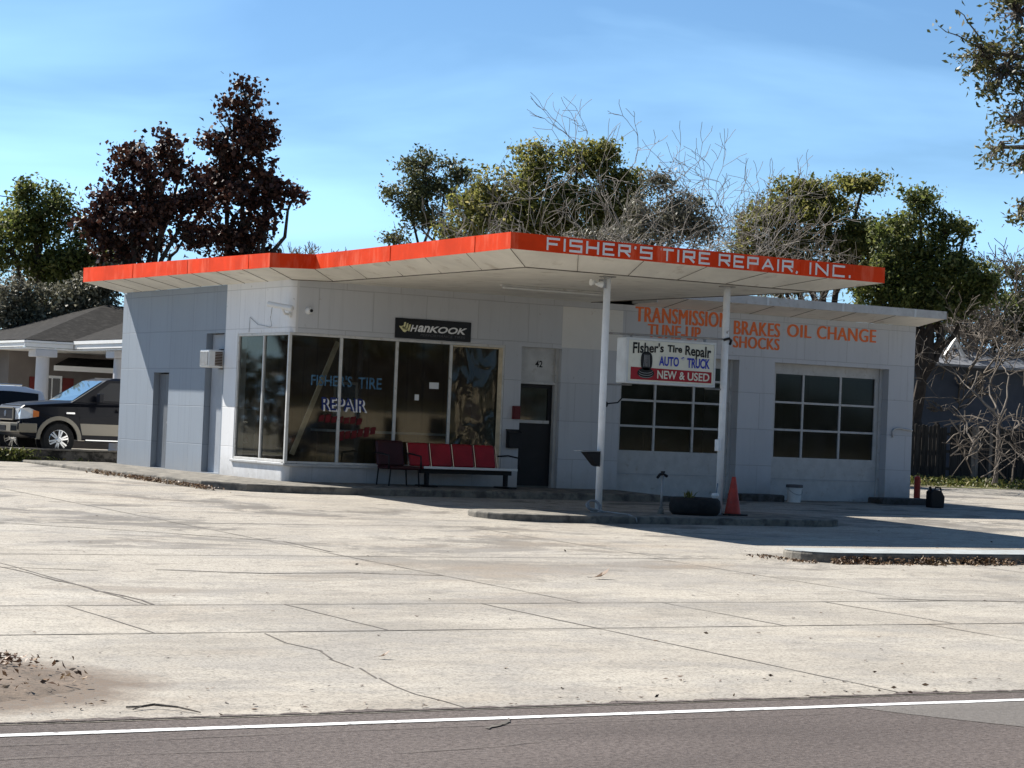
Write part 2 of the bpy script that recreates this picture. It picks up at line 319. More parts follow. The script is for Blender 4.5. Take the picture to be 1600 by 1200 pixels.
# ------------------------------------------------------------------ mesh helpers
ORG = {}
class MB:
    def __init__(s): s.v = []; s.f = []
    def add(s, vs, fs):
        n = len(s.v); s.v += [tuple(p) for p in vs]; s.f += [tuple(i+n for i in f) for f in fs]; return s
    def quad(s, a, b, c, d): return s.add([a, b, c, d], [(0, 1, 2, 3)])
    def poly(s, pts): return s.add(pts, [tuple(range(len(pts)))])
    def box(s, x0, x1, y0, y1, z0, z1):
        v = [(x, y, z) for z in (z0, z1) for y in (y0, y1) for x in (x0, x1)]
        return s.add(v, [(0, 2, 3, 1), (4, 5, 7, 6), (0, 1, 5, 4), (2, 6, 7, 3), (0, 4, 6, 2), (1, 3, 7, 5)])
    def obox(s, c, ax, ay, az):
        """box from a centre and three half-axis vectors"""
        c, ax, ay, az = map(Vector, (c, ax, ay, az))
        v = [c+i*ax+j*ay+k*az for k in (-1, 1) for j in (-1, 1) for i in (-1, 1)]
        return s.add(v, [(0, 2, 3, 1), (4, 5, 7, 6), (0, 1, 5, 4), (2, 6, 7, 3), (0, 4, 6, 2), (1, 3, 7, 5)])
    def tube(s, path, r, n=8, cap=True):
        path = [Vector(p) for p in path]; rs = r if isinstance(r, (list, tuple)) else [r]*len(path)
        rings = []; pu = None
        for i, p in enumerate(path):
            d = (path[min(i+1, len(path)-1)]-path[max(i-1, 0)]).normalized()
            if pu is None: pu = d.orthogonal().normalized()
            else:
                pu = pu - d*pu.dot(d); pu = pu.normalized() if pu.length > 1e-5 else d.orthogonal().normalized()
            q = d.cross(pu)
            rings.append([p+(pu*math.cos(2*math.pi*k/n)+q*math.sin(2*math.pi*k/n))*rs[i] for k in range(n)])
        vs = [x for g in rings for x in g]; fs = []
        for i in range(len(path)-1):
            for k in range(n):
                a, b = i*n+k, i*n+(k+1) % n; fs.append((a, b, b+n, a+n))
        if cap: fs.append(tuple(range(n-1, -1, -1))); fs.append(tuple((len(path)-1)*n+k for k in range(n)))
        return s.add(vs, fs)
    def lathe(s, c, prof, n=20, axis='z'):
        """prof: (radius, height) pairs"""
        c = Vector(c); vs = []; fs = []
        for r, h in prof:
            for k in range(n):
                a = 2*math.pi*k/n; p = (r*math.cos(a), r*math.sin(a), h)
                if axis == 'y': p = (p[0], p[2], p[1])
                if axis == 'x': p = (p[2], p[0], p[1])
                vs.append(c+Vector(p))
        for i in range(len(prof)-1):
            for k in range(n):
                a, b = i*n+k, i*n+(k+1) % n; fs.append((a, b, b+n, a+n))
        fs.append(tuple(range(n-1, -1, -1))); fs.append(tuple((len(prof)-1)*n+k for k in range(n)))
        return s.add(vs, fs)
    def prism(s, pts, vec):
        n = len(pts); vec = Vector(vec); pts = [Vector(p) for p in pts]
        return s.add(pts+[p+vec for p in pts], [tuple(range(n-1, -1, -1)), tuple(range(n, 2*n))]+[(i, (i+1) % n, (i+1) % n+n, i+n) for i in range(n)])
    def build(s, name, mat, parent=None, bevel=0, smooth=False, fix=True, seg=2):
        me = bpy.data.meshes.new(name)
        o = bpy.data.objects.new(name, me); COL.objects.link(o)
        org = Vector((0, 0, 0))
        if parent is not None:
            p = parent
            while p.parent: p = p.parent
            org = Vector(ORG.get(p.name, (0, 0, 0))); o.parent = parent
        me.from_pydata([tuple(Vector(v)-org) for v in s.v], [], s.f)
        if fix:
            b = bmesh.new(); b.from_mesh(me); bmesh.ops.recalc_face_normals(b, faces=b.faces); b.to_mesh(me); b.free()
        me.materials.append(mat)
        if smooth:
            for p in me.polygons: p.use_smooth = True
        if bevel:
            md = o.modifiers.new('bevel', 'BEVEL'); md.width = bevel; md.segments = seg; md.limit_method = 'ANGLE'; md.angle_limit = R(40)
        return o
def tag(o, label=None, cat=None, group=None, kind=None):
    if label: o['label'] = label
    if cat: o['category'] = cat
    if group: o['group'] = group
    if kind: o['kind'] = kind
    return o
def thing(name, label, cat, loc=(0, 0, 0), group=None, local=False):
    o = bpy.data.objects.new(name, None); COL.objects.link(o); o.location = loc; o.empty_display_size = .3
    ORG[o.name] = (0, 0, 0) if local else tuple(loc)
    return tag(o, label, cat, group)
def copy_tree(o, parent=None):
    c = o.copy(); COL.objects.link(c); c.parent = parent
    for ch in [k for k in bpy.data.objects if k.parent == o]: copy_tree(ch, c)
    return c
def textmesh(body, bold=0., shear=0., spacing=1.):
    cu = bpy.data.curves.new('text', 'FONT'); cu.body = body; cu.offset = bold; cu.shear = shear; cu.space_character = spacing; cu.resolution_u = 4
    o = bpy.data.objects.new('text', cu); COL.objects.link(o)
    dg = bpy.context.evaluated_depsgraph_get(); dg.update()
    me = bpy.data.meshes.new_from_object(o.evaluated_get(dg))
    v = [tuple(p.co[:2]) for p in me.vertices]; f = [tuple(p.vertices) for p in me.polygons]
    bpy.data.objects.remove(o); bpy.data.curves.remove(cu); bpy.data.meshes.remove(me)
    return v, f
def put_text(mb, body, u0, u1, v0, v1, fn, bold=.02, shear=0., warp=None, spacing=1.):
    v, f = textmesh(body, bold, shear, spacing)
    xs = [p[0] for p in v]; ys = [p[1] for p in v]
    a, b, c, d = min(xs), max(xs), min(ys), max(ys)
    out = []
    for x, y in v:
        t = (x-a)/(b-a); q = (y-c)/(d-c); uu = u0+(u1-u0)*t; vv = v0+(v1-v0)*q
        if warp: uu, vv = warp(uu, vv, t, q)
        out.append(fn(uu, vv))
    mb.add(out, f); return mb
def frontal(y):
    return lambda u, v: (u, y, v)
GLYPH = {'F': (1, [[(0, 0), (0, 1)], [(0, 1), (1, 1)], [(0, .5), (.8, .5)]]), 'I': (.0, [[(0, 0), (0, 1)]]), 'S': (1, [[(1, 1), (0, 1)], [(0, 1), (0, .52)], [(0, .52), (1, .52)], [(1, .52), (1, 0)], [(1, 0), (0, 0)]]),
 'H': (1, [[(0, 0), (0, 1)], [(1, 0), (1, 1)], [(0, .5), (1, .5)]]), 'E': (.9, [[(0, 0), (0, 1)], [(0, 1), (1, 1)], [(0, .5), (.85, .5)], [(0, 0), (1, 0)]]), 'R': (1, [[(0, 0), (0, 1)], [(0, 1), (1, 1)], [(1, 1), (1, .48)], [(0, .48), (1, .48)], [(.5, .48), (1, 0)]]),
 'T': (1.05, [[(0, 1), (1, 1)], [(.5, 0), (.5, 1)]]), 'P': (1, [[(0, 0), (0, 1)], [(0, 1), (1, 1)], [(1, 1), (1, .45)], [(0, .45), (1, .45)]]), 'A': (1.1, [[(0, 0), (.5, 1)], [(.5, 1), (1, 0)], [(.2, .33), (.8, .33)]]), 'N': (1, [[(0, 0), (0, 1)], [(0, 1), (1, 0)], [(1, 0), (1, 1)]]),
 'C': (.95, [[(1, 1), (0, 1)], [(0, 1), (0, 0)], [(0, 0), (1, 0)]]), '.': (.0, [[(0, 0), (0, .06)]]), ',': (.0, [[(0, .06), (-.12, -.14)]]), "'": (.0, [[(0, 1), (-.06, .78)]])}
def put_strokes(mb, word, u0, u1, v0, v1, fn, pen, gap=.52, cap=None):
    """square sign-painter's letters drawn with a flat pen"""
    adv = [GLYPH[c][0] for c in word]; tot = sum(adv)+gap*(len(word)-1); k = (u1-u0-pen)/tot; x = u0+pen/2; n = 0
    for c, a in zip(word, adv):
        for p, q in GLYPH[c][1]:
            P = Vector((x+p[0]*(a*k if a else .14), v0+pen/2+p[1]*(v1-v0-pen))); Q = Vector((x+q[0]*(a*k if a else .14), v0+pen/2+q[1]*(v1-v0-pen)))
            d = (Q-P).normalized(); e = d*pen/2*(1 if abs(d.x*d.y) < .01 else .3); m_ = Vector((-d.y, d.x))*pen/2*rnd.uniform(.92, 1.06); n += 1; P -= e; Q += e
            mb.poly([Vector(fn(w_.x, w_.y))+Vector((0, -.0005*(n % 6), 0)) for w_ in (P-m_, Q-m_, Q+m_, P+m_)])
        x += (a+gap)*k
    return mb
def wall_grid(mb, axis, plane, thick, us, vs, holes):
    """solid wall slab with openings; axis 0: wall in x at y=plane (thickness towards +y); axis 1: wall in y at x=plane (towards +x)"""
    nu, nv = len(us)-1, len(vs)-1
    def solid(i, j):
        if i < 0 or j < 0 or i >= nu or j >= nv: return False
        cu, cv = (us[i]+us[i+1])/2, (vs[j]+vs[j+1])/2
        return not any(h[0] < cu < h[1] and h[2] < cv < h[3] for h in holes)
    P = (lambda u, t, v: (u, plane+t, v)) if axis == 0 else (lambda u, t, v: (plane+t, u, v))
    for i in range(nu):
        for j in range(nv):
            if not solid(i, j): continue
            a, b, c, d = us[i], us[i+1], vs[j], vs[j+1]
            for t in (0, thick): mb.quad(P(a, t, c), P(b, t, c), P(b, t, d), P(a, t, d))
            if not solid(i-1, j): mb.quad(P(a, 0, c), P(a, thick, c), P(a, thick, d), P(a, 0, d))
            if not solid(i+1, j): mb.quad(P(b, 0, c), P(b, thick, c), P(b, thick, d), P(b, 0, d))
            if not solid(i, j-1): mb.quad(P(a, 0, c), P(b, 0, c), P(b, thick, c), P(a, thick, c))
            if not solid(i, j+1): mb.quad(P(a, 0, d), P(b, 0, d), P(b, thick, d), P(a, thick, d))
    return mb
def gz(y):
    """ground height: the lot falls about 2 % towards the road"""
    if y > -1: return -.18+.014*(y+1)
    if y > -27.4: return -.18+.02*(y+1)
    return -.708

# ================================================================== SETTING
g = MB()
ys = [-400, -120, -60, -44, -27.4, -1, 20, 30, 60, 150, 700]
zs = [-.75, -.75, -.75, -.75, -.75, -.22, .07, .17, .2, .2, .2]
xs = [-500, -150, -60, -20, 0, 20, 60, 150, 500]
for x in xs:
    for y, z in zip(ys, zs): g.v.append((x, y, z-.03 if -44 < y < 20 else z))
ny = len(ys)
for i in range(len(xs)-1):
    for j in range(ny-1): g.f.append((i*ny+j, (i+1)*ny+j, (i+1)*ny+j+1, i*ny+j+1))
tag(g.build('ground', M['earth']), kind='structure')

# concrete lot: one sheet that follows the fall
lot = MB()
ly = [-27.42, -20, -12, -6, -1, 4, 10.4, 15, 19]
lx = [-70, -30, -10, 0, 10, 20, 32, 60]
for x in lx:
    for y in ly: lot.v.append((x, y, gz(y)))
for i in range(len(lx)-1):
    for j in range(len(ly)-1):
        n = len(ly); lot.f.append((i*n+j, (i+1)*n+j, (i+1)*n+j+1, i*n+j+1))
loto = tag(lot.build('concrete_lot', M['lot']), kind='structure')
def strip(mb, pts, wd, jit=0, dz=.004):
    """a flat thin band following the lot"""
    for (x0, y0), (x1, y1) in zip(pts[:-1], pts[1:]):
        d = Vector((x1-x0, y1-y0)); n = max(1, int(d.length/.35)); q = Vector((-d.y, d.x)).normalized()
        prev = None
        for k in range(n+1):
            p = Vector((x0, y0))+d*(k/n); h = wd*(.6+rnd.random()*.8)/2 if jit else wd/2
            p = p+q*(rnd.uniform(-1, 1)*jit)
            cur = [(p.x-q.x*h, p.y-q.y*h, gz(p.y)+dz), (p.x+q.x*h, p.y+q.y*h, gz(p.y)+dz)]
            if prev: mb.quad(prev[0], cur[0], cur[1], prev[1])
            prev = cur
j = MB()
for y, x0, x1, wd in ((-23.0, -30, 20, .034), (-20.85, -30, -.6, .028), (-21.1, -.6, 20, .026), (-15.4, -30, -.2, .03), (-9.9, -30, -1.2, .028)):
    strip(j, [(x0, y), (x1, y)], wd, .006)
for x, y0, y1 in ((-12.0, -23, -20.85), (-9.8, -23, -20.85), (-7.62, -23, -20.85), (-7.62, -27.4, -23), (-5.4, -23, -20.85), (-3.2, -23, -20.85), (-11.2, -20.85, -9.9), (-6.4, -20.85, -2),
                  (-1.75, -20.85, -15.4), (-1.5, -15.4, -9.9), (-3.6, -27.4, -23), (1.2, -27.4, -23), (3.2, -21, -16), (-15.8, -20.85, -4), (-11.2, -9.9, 4), (-15.6, -27.4, -23), (5.6, -23, -21.1), (.9, -23, -21.1)):
    strip(j, [(x, y0), (x, y1)], .02, .008)
tag(j.build('slab_joint', M['joint'], loto, fix=False), kind='structure')
k = MB()
strip(k, [(-11.07, -23.1), (-11.17, -23.75), (-11.10, -24.3), (-11.25, -24.78), (-11.30, -25.3), (-11.42, -25.87), (-11.54, -26.68), (-11.52, -27.4)], .016, .028)
strip(k, [(-2.16, -20.52), (-1.5, -20.75), (-.4, -20.95), (.6, -21.0)], .05, .02)
strip(k, [(-11.4, -16.9), (-11.25, -18.2), (-11.2, -19.6), (-11.1, -20.8)], .035, .04)
strip(k, [(-14.2, -17.6), (-12.8, -16.9), (-11.5, -17.0), (-10.4, -17.4)], .03, .02)
strip(k, [(-9.7, -17.3), (-8.6, -17.7), (-7.3, -17.6), (-6.4, -17.9)], .05, .03)
strip(k, [(-9.5, -10.2), (-7.6, -11.7), (-6.2, -13.2), (-6.3, -14.8)], .04, .02)
strip(k, [(-2.4, -23.0), (-1.9, -23.9), (-2.2, -24.8), (-1.7, -26.2)], .015, .02)
tag(k.build('crack', M['crack'], loto, fix=False), kind='structure')

# road
r = MB()
r.quad((-200, -27.38, -.712), (-200, -45, -.69), (200, -45, -.69), (200, -27.38, -.712))
road = tag(r.build('road', M['asphalt']), kind='structure')
e = MB()
n = 160
for i in range(n):   # edge line, slightly ragged
    x0 = -40+i*.5; x1 = x0+.5
    e.quad((x0, -27.80+.006*math.sin(i*1.7), -.706), (x1, -27.80+.006*math.sin((i+1)*1.7), -.706), (x1, -27.91+.006*math.sin((i+1)*2.3), -.706), (x0, -27.91+.006*math.sin(i*2.3), -.706))
e.build('edge_line', M['line'], road, fix=False)
a = MB(); a.poly([(-8.6, -27.93, -.708), (-8.45, -28.35, -.708), (-8.2, -28.9, -.707), (-7.9, -29.5, -.706), (-6.5, -30.6, -.704), (12, -30.6, -.704), (12, -27.93, -.708)])
a.build('road_patch', M['asphalt_pale'], road, fix=False)
ck = MB()
def rstrip(pts, wd):
    prev = None
    for p, q in zip(pts[:-1], pts[1:]):
        n = 6
        for t in range(n+1):
            x = p[0]+(q[0]-p[0])*t/n; y = p[1]+(q[1]-p[1])*t/n+rnd.uniform(-.012, .012); h = wd*rnd.uniform(.4, 1.2)/2
            cur = [(x, y-h, -.703), (x, y+h, -.703)]
            if prev: ck.quad(prev[0], cur[0], cur[1], prev[1])
            prev = cur
rstrip([(-17, -28.3), (-14.5, -28.25), (-12.5, -28.15), (-9, -28.2)], .012)
rstrip([(-11.9, -28.3), (-11.6, -28.05), (-11.5, -27.9)], .06)
rstrip([(-16, -28.75), (-14.8, -28.72), (-13.6, -28.8)], .012)
rstrip([(-13, -29.1), (-12.2, -29.0), (-11.6, -28.8)], .012)
ck.build('road_crack', M['crack'], road, fix=False)

eg = MB(); prev = None
for i in range(900):
    x = -34+i*.07; h = .02+.05*abs(math.sin(x*1.9)+math.sin(x*4.7+2))*rnd.random()+.05*rnd.random()
    cur = [(x, -27.40, gz(-27.40)+.006), (x, -27.40+h, gz(-27.40+h)+.006)]
    if prev: eg.quad(prev[0], cur[0], cur[1], prev[1])
    prev = cur
eg.build('crumbled_edge', M['asphalt'], road, fix=False)
# sandy wash at the left, humped a little above the slab
sd = MB(); ring = []
c0 = (-14.9, -25.55)
for i in range(40):
    a = 2*math.pi*i/40
    rx, ry = 1.42, 1.15
    ring.append((math.cos(a)*rx*(1+.07*math.sin(3*a+1)+.04*math.sin(7*a)), math.sin(a)*ry*(1+.08*math.sin(2*a)+.05*math.sin(5*a))))
lv = [.95, .9, .82, .68, .5, .25]; hh = [-.004, .005, .018, .035, .045, .05]
for t, h in zip(lv, hh):
    for (u, v_) in ring: sd.v.append((c0[0]+u*t, c0[1]+v_*t, gz(c0[1]+v_*t)+h+rnd.uniform(-.008, .008)*(t < .95)))
for i in range(len(lv)-1):
    for q in range(40): sd.f.append((i*40+q, i*40+(q+1) % 40, (i+1)*40+(q+1) % 40, (i+1)*40+q))
sd.f.append(tuple((len(lv)-1)*40+q for q in range(40)))
tag(sd.build('sand_patch', M['sand'], smooth=True), kind='structure')

# raised terrace behind the low wall
tr = MB().box(-60, 14, 10.62, 45, -.3, .10)
tag(tr.build('parking_terrace', M['lot']), kind='structure')

# pavement round the shop
pv = MB()
out = [(-1.92, 10.0), (-1.92, -.4), (-1.35, -1.25), (-.4, -1.62), (.8, -1.75), (7.85, -1.72), (7.85, .15), (.15, .15), (.15, 10.0)]
def pz(x, y): return -.012-.022*max(0, -y)+.004*max(0, y)
n = len(out)
pv.add([(x, y, pz(x, y)) for x, y in out]+[(x-.02*(x < -1), y-.02*(y < -1), -.45) for x, y in out], [tuple(range(n))]+[(i, (i+1) % n, (i+1) % n+n, i+n) for i in range(n)])
tag(pv.build('pavement', M['kerb'], bevel=.03), kind='structure')
st = MB().prism([(7.87, -1.6, -.45), (8.55, -1.55, -.45), (8.55, -.0, -.45), (7.87, -.0, -.45)], (0, 0, .36))
tag(st.build('kerb_step', M['kerb_dark'], bevel=.02), 'low dark concrete step at the right end of the shop pavement', 'step')
for x0, x1, lab, h in ((10.75, 11.95, 'sooty concrete kerb pad below the pier between the two garage doors', -.02), (14.75, 16.45, 'sooty concrete kerb pad at the right corner of the garage', -.03)):
    q = MB().prism([(x0, -.62, -.45), (x1, -.6, -.45), (x1-.1, -.0, -.45), (x0+.05, -.0, -.45)], (0, 0, .45+h))
    tag(q.build('kerb_pad', M['kerb_dark'], bevel=.03), lab, 'kerb', 'kerb pads beside the garage doors')

def rounded_island(x0, x1, y0, y1, z0, z1, nd=10):
    mb = MB(); cy = (y0+y1)/2; h = (y1-y0)/2
    pts = [(x0+h*.9-h*.9*math.cos(a), cy+h*math.sin(a)) for a in [(-math.pi/2+math.pi*i/nd) for i in range(nd+1)]][::-1]
    pts2 = [(x1-h*.9+h*.9*math.cos(a), cy+h*math.sin(a)) for a in [(-math.pi/2+math.pi*i/nd) for i in range(nd+1)]]
    P = [(x, y, z0) for x, y in pts+pts2]
    return mb.prism(P, (0, 0, z1-z0))
tag(rounded_island(.02, 7.5, -8.55, -6.55, -.5, -.205).build('pump_island', M['kerb'], bevel=.025), 'low concrete pump island under the canopy carrying the two posts', 'island')
ki = thing('kerb_island', 'long pale painted kerb island in the sunlit lot at the right, leaves along its foot', 'kerb', (3, -15.3, -.5))
rounded_island(.6, 40, -15.95, -14.85, -.7, -.345).build('kerb_base', M['kerb'], ki, bevel=.03)
rounded_island(.61, 40, -15.93, -14.87, -.343, -.335).build('painted_top', M['kerb_white'], ki)
lw = thing('retaining_wall', 'low weathered concrete wall left of the shop below the parked cars', 'wall', (-8, 10.5, 0))
b_ = MB(); b_.box(-60, 3, 10.40, 10.60, -.4, .255); b_.build('wall_block', M['wall_block'], lw, bevel=.02)
b_ = MB(); b_.box(-60, 3, 10.37, 10.63, .257, .295); b_.build('coping', M['kerb'], lw)

# ================================================================== THE STATION
S = thing('tyre_shop', 'white and grey flat roofed service station with orange fascia and canopy', 'building')
TOP = 3.965
# front wall: office part and garage part
fw = MB()
wall_grid(fw, 0, 0, .22, [.17, 4.95, 5.36, 6.34, 7.85, 11.0, 11.99, 15.3, 16.06], [-.35, .33, 2.20, 2.93, TOP],
          [(0, 4.95, .33, 2.93), (5.36, 6.34, -.36, 2.93), (7.85, 11.0, -.36, 2.93), (11.99, 15.3, -.36, 2.93)])
# the rounded corner above and below the corner window
def corner(mb, z0, z1, r=.17, n=8):
    o_ = [(r-r*math.sin(t), r-r*math.cos(t)) for t in [math.pi/2*i/n for i in range(n+1)]]
    i_ = [(.22, .22)]
    P = [(x, y, z0) for x, y in o_]+[(.22, .17, z0), (.22, .22, z0), (.17, .22, z0)][::-1][::-1]
    P = [(x, y, z0) for x, y in o_] + [(.17, .22, z0)][:0] + [(.0, .17, z0)][:0] + [(.22, .22, z0)]
    return mb.prism(P, (0, 0, z1-z0))
fwo = fw.build('wall', M['wall_front_shaded'], S); tag(fwo, 'white panel wall facing the street')
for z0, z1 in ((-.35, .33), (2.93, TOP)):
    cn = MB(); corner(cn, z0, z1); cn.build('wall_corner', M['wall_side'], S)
sw = MB()
wall_grid(sw, 1, 0, .22, [.17, 2.5, 3.12], [-.35, .355, 2.93, TOP], [(0, 2.5, .355, 2.93)])
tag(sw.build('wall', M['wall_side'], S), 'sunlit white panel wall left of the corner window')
gw = MB()
wall_grid(gw, 1, 0.012, .208, [3.122, 3.2, 4.13, 6.11, 6.98, 9.0], [-.35, .02, 2.13, 2.96, TOP], [(3.2, 4.13, .02, 2.96), (6.11, 6.98, .02, 2.13)])
tag(gw.build('wall', M['wall_grey'], S), 'grey painted panel wall with two doors')
rw = MB(); rw.box(.23, 16.06, 8.8, 9.0, -.35, TOP); rw.box(15.86, 16.06, .225, 8.795, -.35, TOP)
tag(rw.build('wall', M['wall_side'], S), 'plain rear and right hand walls')
iw = MB(); iw.box(7.2, 7.35, .225, 8.795, -.1, 3.1)
iw.build('partition', M['inside'], S)
pp = MB(); pp.box(.225, 7.195, 5.2, 5.3, .02, 3.08); pp.build('panelled_wall', M['panelling'], S)
fl = MB(); fl.box(.225, 7.195, .225, 5.19, -.1, .02); fl.build('office_floor', M['floor_in'], S)
cl = MB(); cl.box(.225, 7.195, .225, 5.19, 3.085, 3.13); cl.build('office_ceiling', M['inside'], S)
gf = MB(); gf.box(7.36, 15.85, .35, 8.79, -.25, -.15); gf.box(7.36, 15.85, 8.0, 8.1, -.14, 3.2); gf.box(7.36, 15.85, .35, 8.79, 3.22, 3.3); gf.build('garage_interior', M['garage_inside'], S)
pt = MB(); pt.box(6.33, 7.86, -.004, .0, 2.96, 3.83); tag(pt.build('paint_patch', M['patch'], S), 'fresher white painted rectangle right of the door')

# corner display window
W = MB()
def bar_x(x, z0, z1, h=.028): W.box(x-h, x+h, .012, .075, z0, z1)
W.box(-.012, .05, -.012, .05, .345, 2.93)       # corner post
W.box(.055, 4.95, .01, .09, 2.875, 2.928); W.box(.055, 4.95, .01, .09, .335, .385)
for x in (1.16, 2.42, 3.68): bar_x(x, .387, 2.873)
W.box(4.90, 4.948, .01, .09, .387, 2.873)
W.box(.01, .09, .055, 2.498, 2.875, 2.928); W.box(.01, .09, .055, 2.498, .36, .405)
W.box(.012, .075, 1.215, 1.265, .407, 2.873); W.box(.01, .09, 2.45, 2.498, .407, 2.873)
dw = W.build('window', M['alu'], S, bevel=.006); tag(dw, 'corner display window with metal bars')
sl_ = MB(); sl_.box(-.045, .0, -.045, 2.56, .298, .345); sl_.box(.0, 5.0, -.045, .0, .285, .332); sl_.build('sill', M['trim'], dw, bevel=.008)
gp = MB()
for x0, x1 in ((.05, 1.13), (1.19, 2.39), (2.45, 3.65)): gp.quad((x0, .045, .385), (x1, .045, .385), (x1, .045, 2.875), (x0, .045, 2.875))
for y0, y1 in ((.05, 1.215), (1.265, 2.45)): gp.quad((.045, y1, .405), (.045, y0, .405), (.045, y0, 2.875), (.045, y1, 2.875))
gp.build('pane', M['glass'], dw, fix=False)
gp = MB()   # last pane: a loose wavy plastic sheet, really rippled
nx_, nz_ = 24, 40
for i in range(nx_+1):
    for q in range(nz_+1):
        x = 3.71+1.19*i/nx_; z = .39+2.48*q/nz_
        gp.v.append((x, .045+.006*math.sin(x*6+z*2.2)+.005*math.sin(z*4.1-x*2.3), z))
for i in range(nx_):
    for q in range(nz_): a_ = i*(nz_+1)+q; gp.f.append((a_, a_+nz_+1, a_+nz_+2, a_+1))
tag(gp.build('pane', M['glass_wavy'], dw, fix=False, smooth=True), 'wavy plastic sheet replacing the right pane')
tp = MB(); tp.box(4.80, 4.90, .005, .012, .39, 2.87); tp.box(3.71, 4.80, .005, .012, 2.84, 2.87); tp.build('timber_batten', M['plank'], dw)
lt = MB(); F = frontal(.03)
def sk(du): return lambda u, v, t, q: (u, v-.20*t*du)
put_text(lt, "FISHER'S", .52, 1.43, 1.90, 2.12, F, .012); tag(lt.build('lettering', M['ltr_faded'], dw, fix=False), 'faded blue painted window lettering')
lt = MB(); put_text(lt, 'TIRE', 1.57, 2.10, 1.88, 2.11, F, .012); tag(lt.build('lettering', M['ltr_faded'], dw, fix=False), 'faded blue painted window lettering')
lt = MB(); put_text(lt, 'REPAIR', .80, 1.80, 1.40, 1.66, F, .02, -.06); tag(lt.build('lettering', M['ltr_white'], dw, fix=False), 'white painted window lettering')
lt = MB(); put_text(lt, 'REPAIR', .765, 1.755, 1.42, 1.68, frontal(.024), .012, -.06); tag(lt.build('lettering', M['ltr_navy'], dw, fix=False), 'navy blue window lettering over the white')
lt = MB()
def stroke(mb, x0, x1, z, dz, hgt, n):
    for i in range(n):
        a_ = x0+(x1-x0)*i/n; b2 = x0+(x1-x0)*(i+.82)/n; s0 = z+dz*i/n+rnd.uniform(-.015, .015); hh_ = hgt*rnd.uniform(.8, 1.1)
        mb.quad((a_, .03, s0-hh_/2), (b2, .03, s0-hh_/2+.02), (b2+.02, .03, s0+hh_/2+.02), (a_+.02, .03, s0+hh_/2))
stroke(lt, .72, 1.70, 1.24, -.03, .15, 7); stroke(lt, 1.17, 2.02, .90, .15, .18, 6)
tag(lt.build('faded_paint', M['ltr_red'], dw, fix=False), 'worn red brush marks of old window paint')
nt_ = MB(); nt_.quad((3.2, .035, 1.95), (3.42, .035, 1.95), (3.42, .035, 2.08), (3.2, .035, 2.08)); nt_.build('notice', M['plastic_white'], dw, fix=False); nt_ = MB(); nt_.quad((2.87, .035, 1.70), (2.97, .035, 1.70), (2.97, .035, 1.82), (2.87, .035, 1.82))
nt_.build('notice', M['plastic_white'], dw, fix=False)

# entrance door with solid transom
dr = MB(); dr.box(5.405, 6.265, .20, .25, .02, 1.40); dr.box(5.405, 5.50, .20, .25, 1.40, 2.08); dr.box(6.17, 6.265, .20, .25, 1.40, 2.08); dr.box(5.405, 6.265, .20, .25, 2.08, 2.155)
drs = dr.build('door', M['black'], S); tag(drs, 'black entrance door with a glazed upper panel')
q = MB(); q.quad((5.5, .225, 1.4), (6.17, .225, 1.4), (6.17, .225, 2.08), (5.5, .225, 2.08)); q.build('door_glass', M['glass'], drs, fix=False)
q = MB(); q.box(5.45, 6.2, .18, .2, 1.335, 1.40); q.build('letter_bar', M['trim'], drs)
q = MB(); q.lathe((5.48, .19, 1.02), [(.0, -.05), (.03, -.04), (.03, 0), (.012, .01), (.012, .03)], 10, 'y'); q.build('handle', M['chrome'], drs)
df = MB(); df.box(5.362, 5.402, .1, .3, -.02, 2.93); df.box(6.268, 6.338, .1, .3, -.02, 2.93); df.box(5.404, 6.266, .1, .3, 2.16, 2.215)
df.build('door_frame', M['trim'], S)
tm = MB(); tm.box(5.404, 6.266, .16, .3, 2.217, 2.93); tmo = tm.build('transom_panel', M['trim'], S)
q = MB(); put_text(q, '42', 5.79, 5.97, 2.52, 2.66, frontal(.155), .02); q.build('house_number', M['ltr_black'], tmo, fix=False)

# two sectional garage doors
def garage_door(x0, x1, cols, rows, ztop, zbot, base, lab, sd_):
    d = MB(); y0, y1 = .26, .31
    d.box(x0, x1, y0, y1, base, zbot)
    d.box(x0, x1, y0, y1, ztop, 2.98)
    for x in cols: d.box(x-.027, x+.027, y0-.006, y1, zbot, ztop)
    d.box(x0, cols[0]-.027, y0, y1, zbot, ztop) if cols[0]-x0 > .05 else None
    d.box(cols[-1]+.027, x1, y0, y1, zbot, ztop) if x1-cols[-1] > .05 else None
    for z in rows:
        for a_, b2 in zip(cols[:-1], cols[1:]): d.box(a_+.027, b2-.027, y0-.003, y1, z-.024, z+.024)
    o = d.build('garage_door', M['trim'], S, bevel=.004); tag(o, lab)
    q = MB()
    for a_, b2 in zip(cols[:-1], cols[1:]): q.quad((a_, .288, zbot), (b2, .288, zbot), (b2, .288, ztop), (a_, .288, ztop))
    q.build('pane', M['glass_dark'], o, fix=False)
    q = MB(); q.box(x0, x1, y0-.012, y0-.001, (zbot+base)/2-.01, (zbot+base)/2+.0)
    q.build('section_joint', M['door_pale'], o)
    return o
garage_door(7.90, 10.95, (8.03, 8.95, 9.98, 10.90), (1.37, 1.93, 2.42), 2.72, .84, -.16, 'white sectional garage door behind the hanging sign', 1)
garage_door(12.02, 15.22, (12.20, 13.02, 14.10, 15.14), (1.43, 2.05), 2.69, .81, -.16, 'white sectional garage door at the right end', 2)
for x0, x1 in ((7.85, 11.0), (11.99, 15.3)):
    for a_, b2 in ((x0+.002, x0+.05), (x1-.08, x1-.002)):
        jm = MB(); jm.box(a_, b2, .222, .34, -.16, 2.93); jm.build('door_jamb', M['trim'], S)

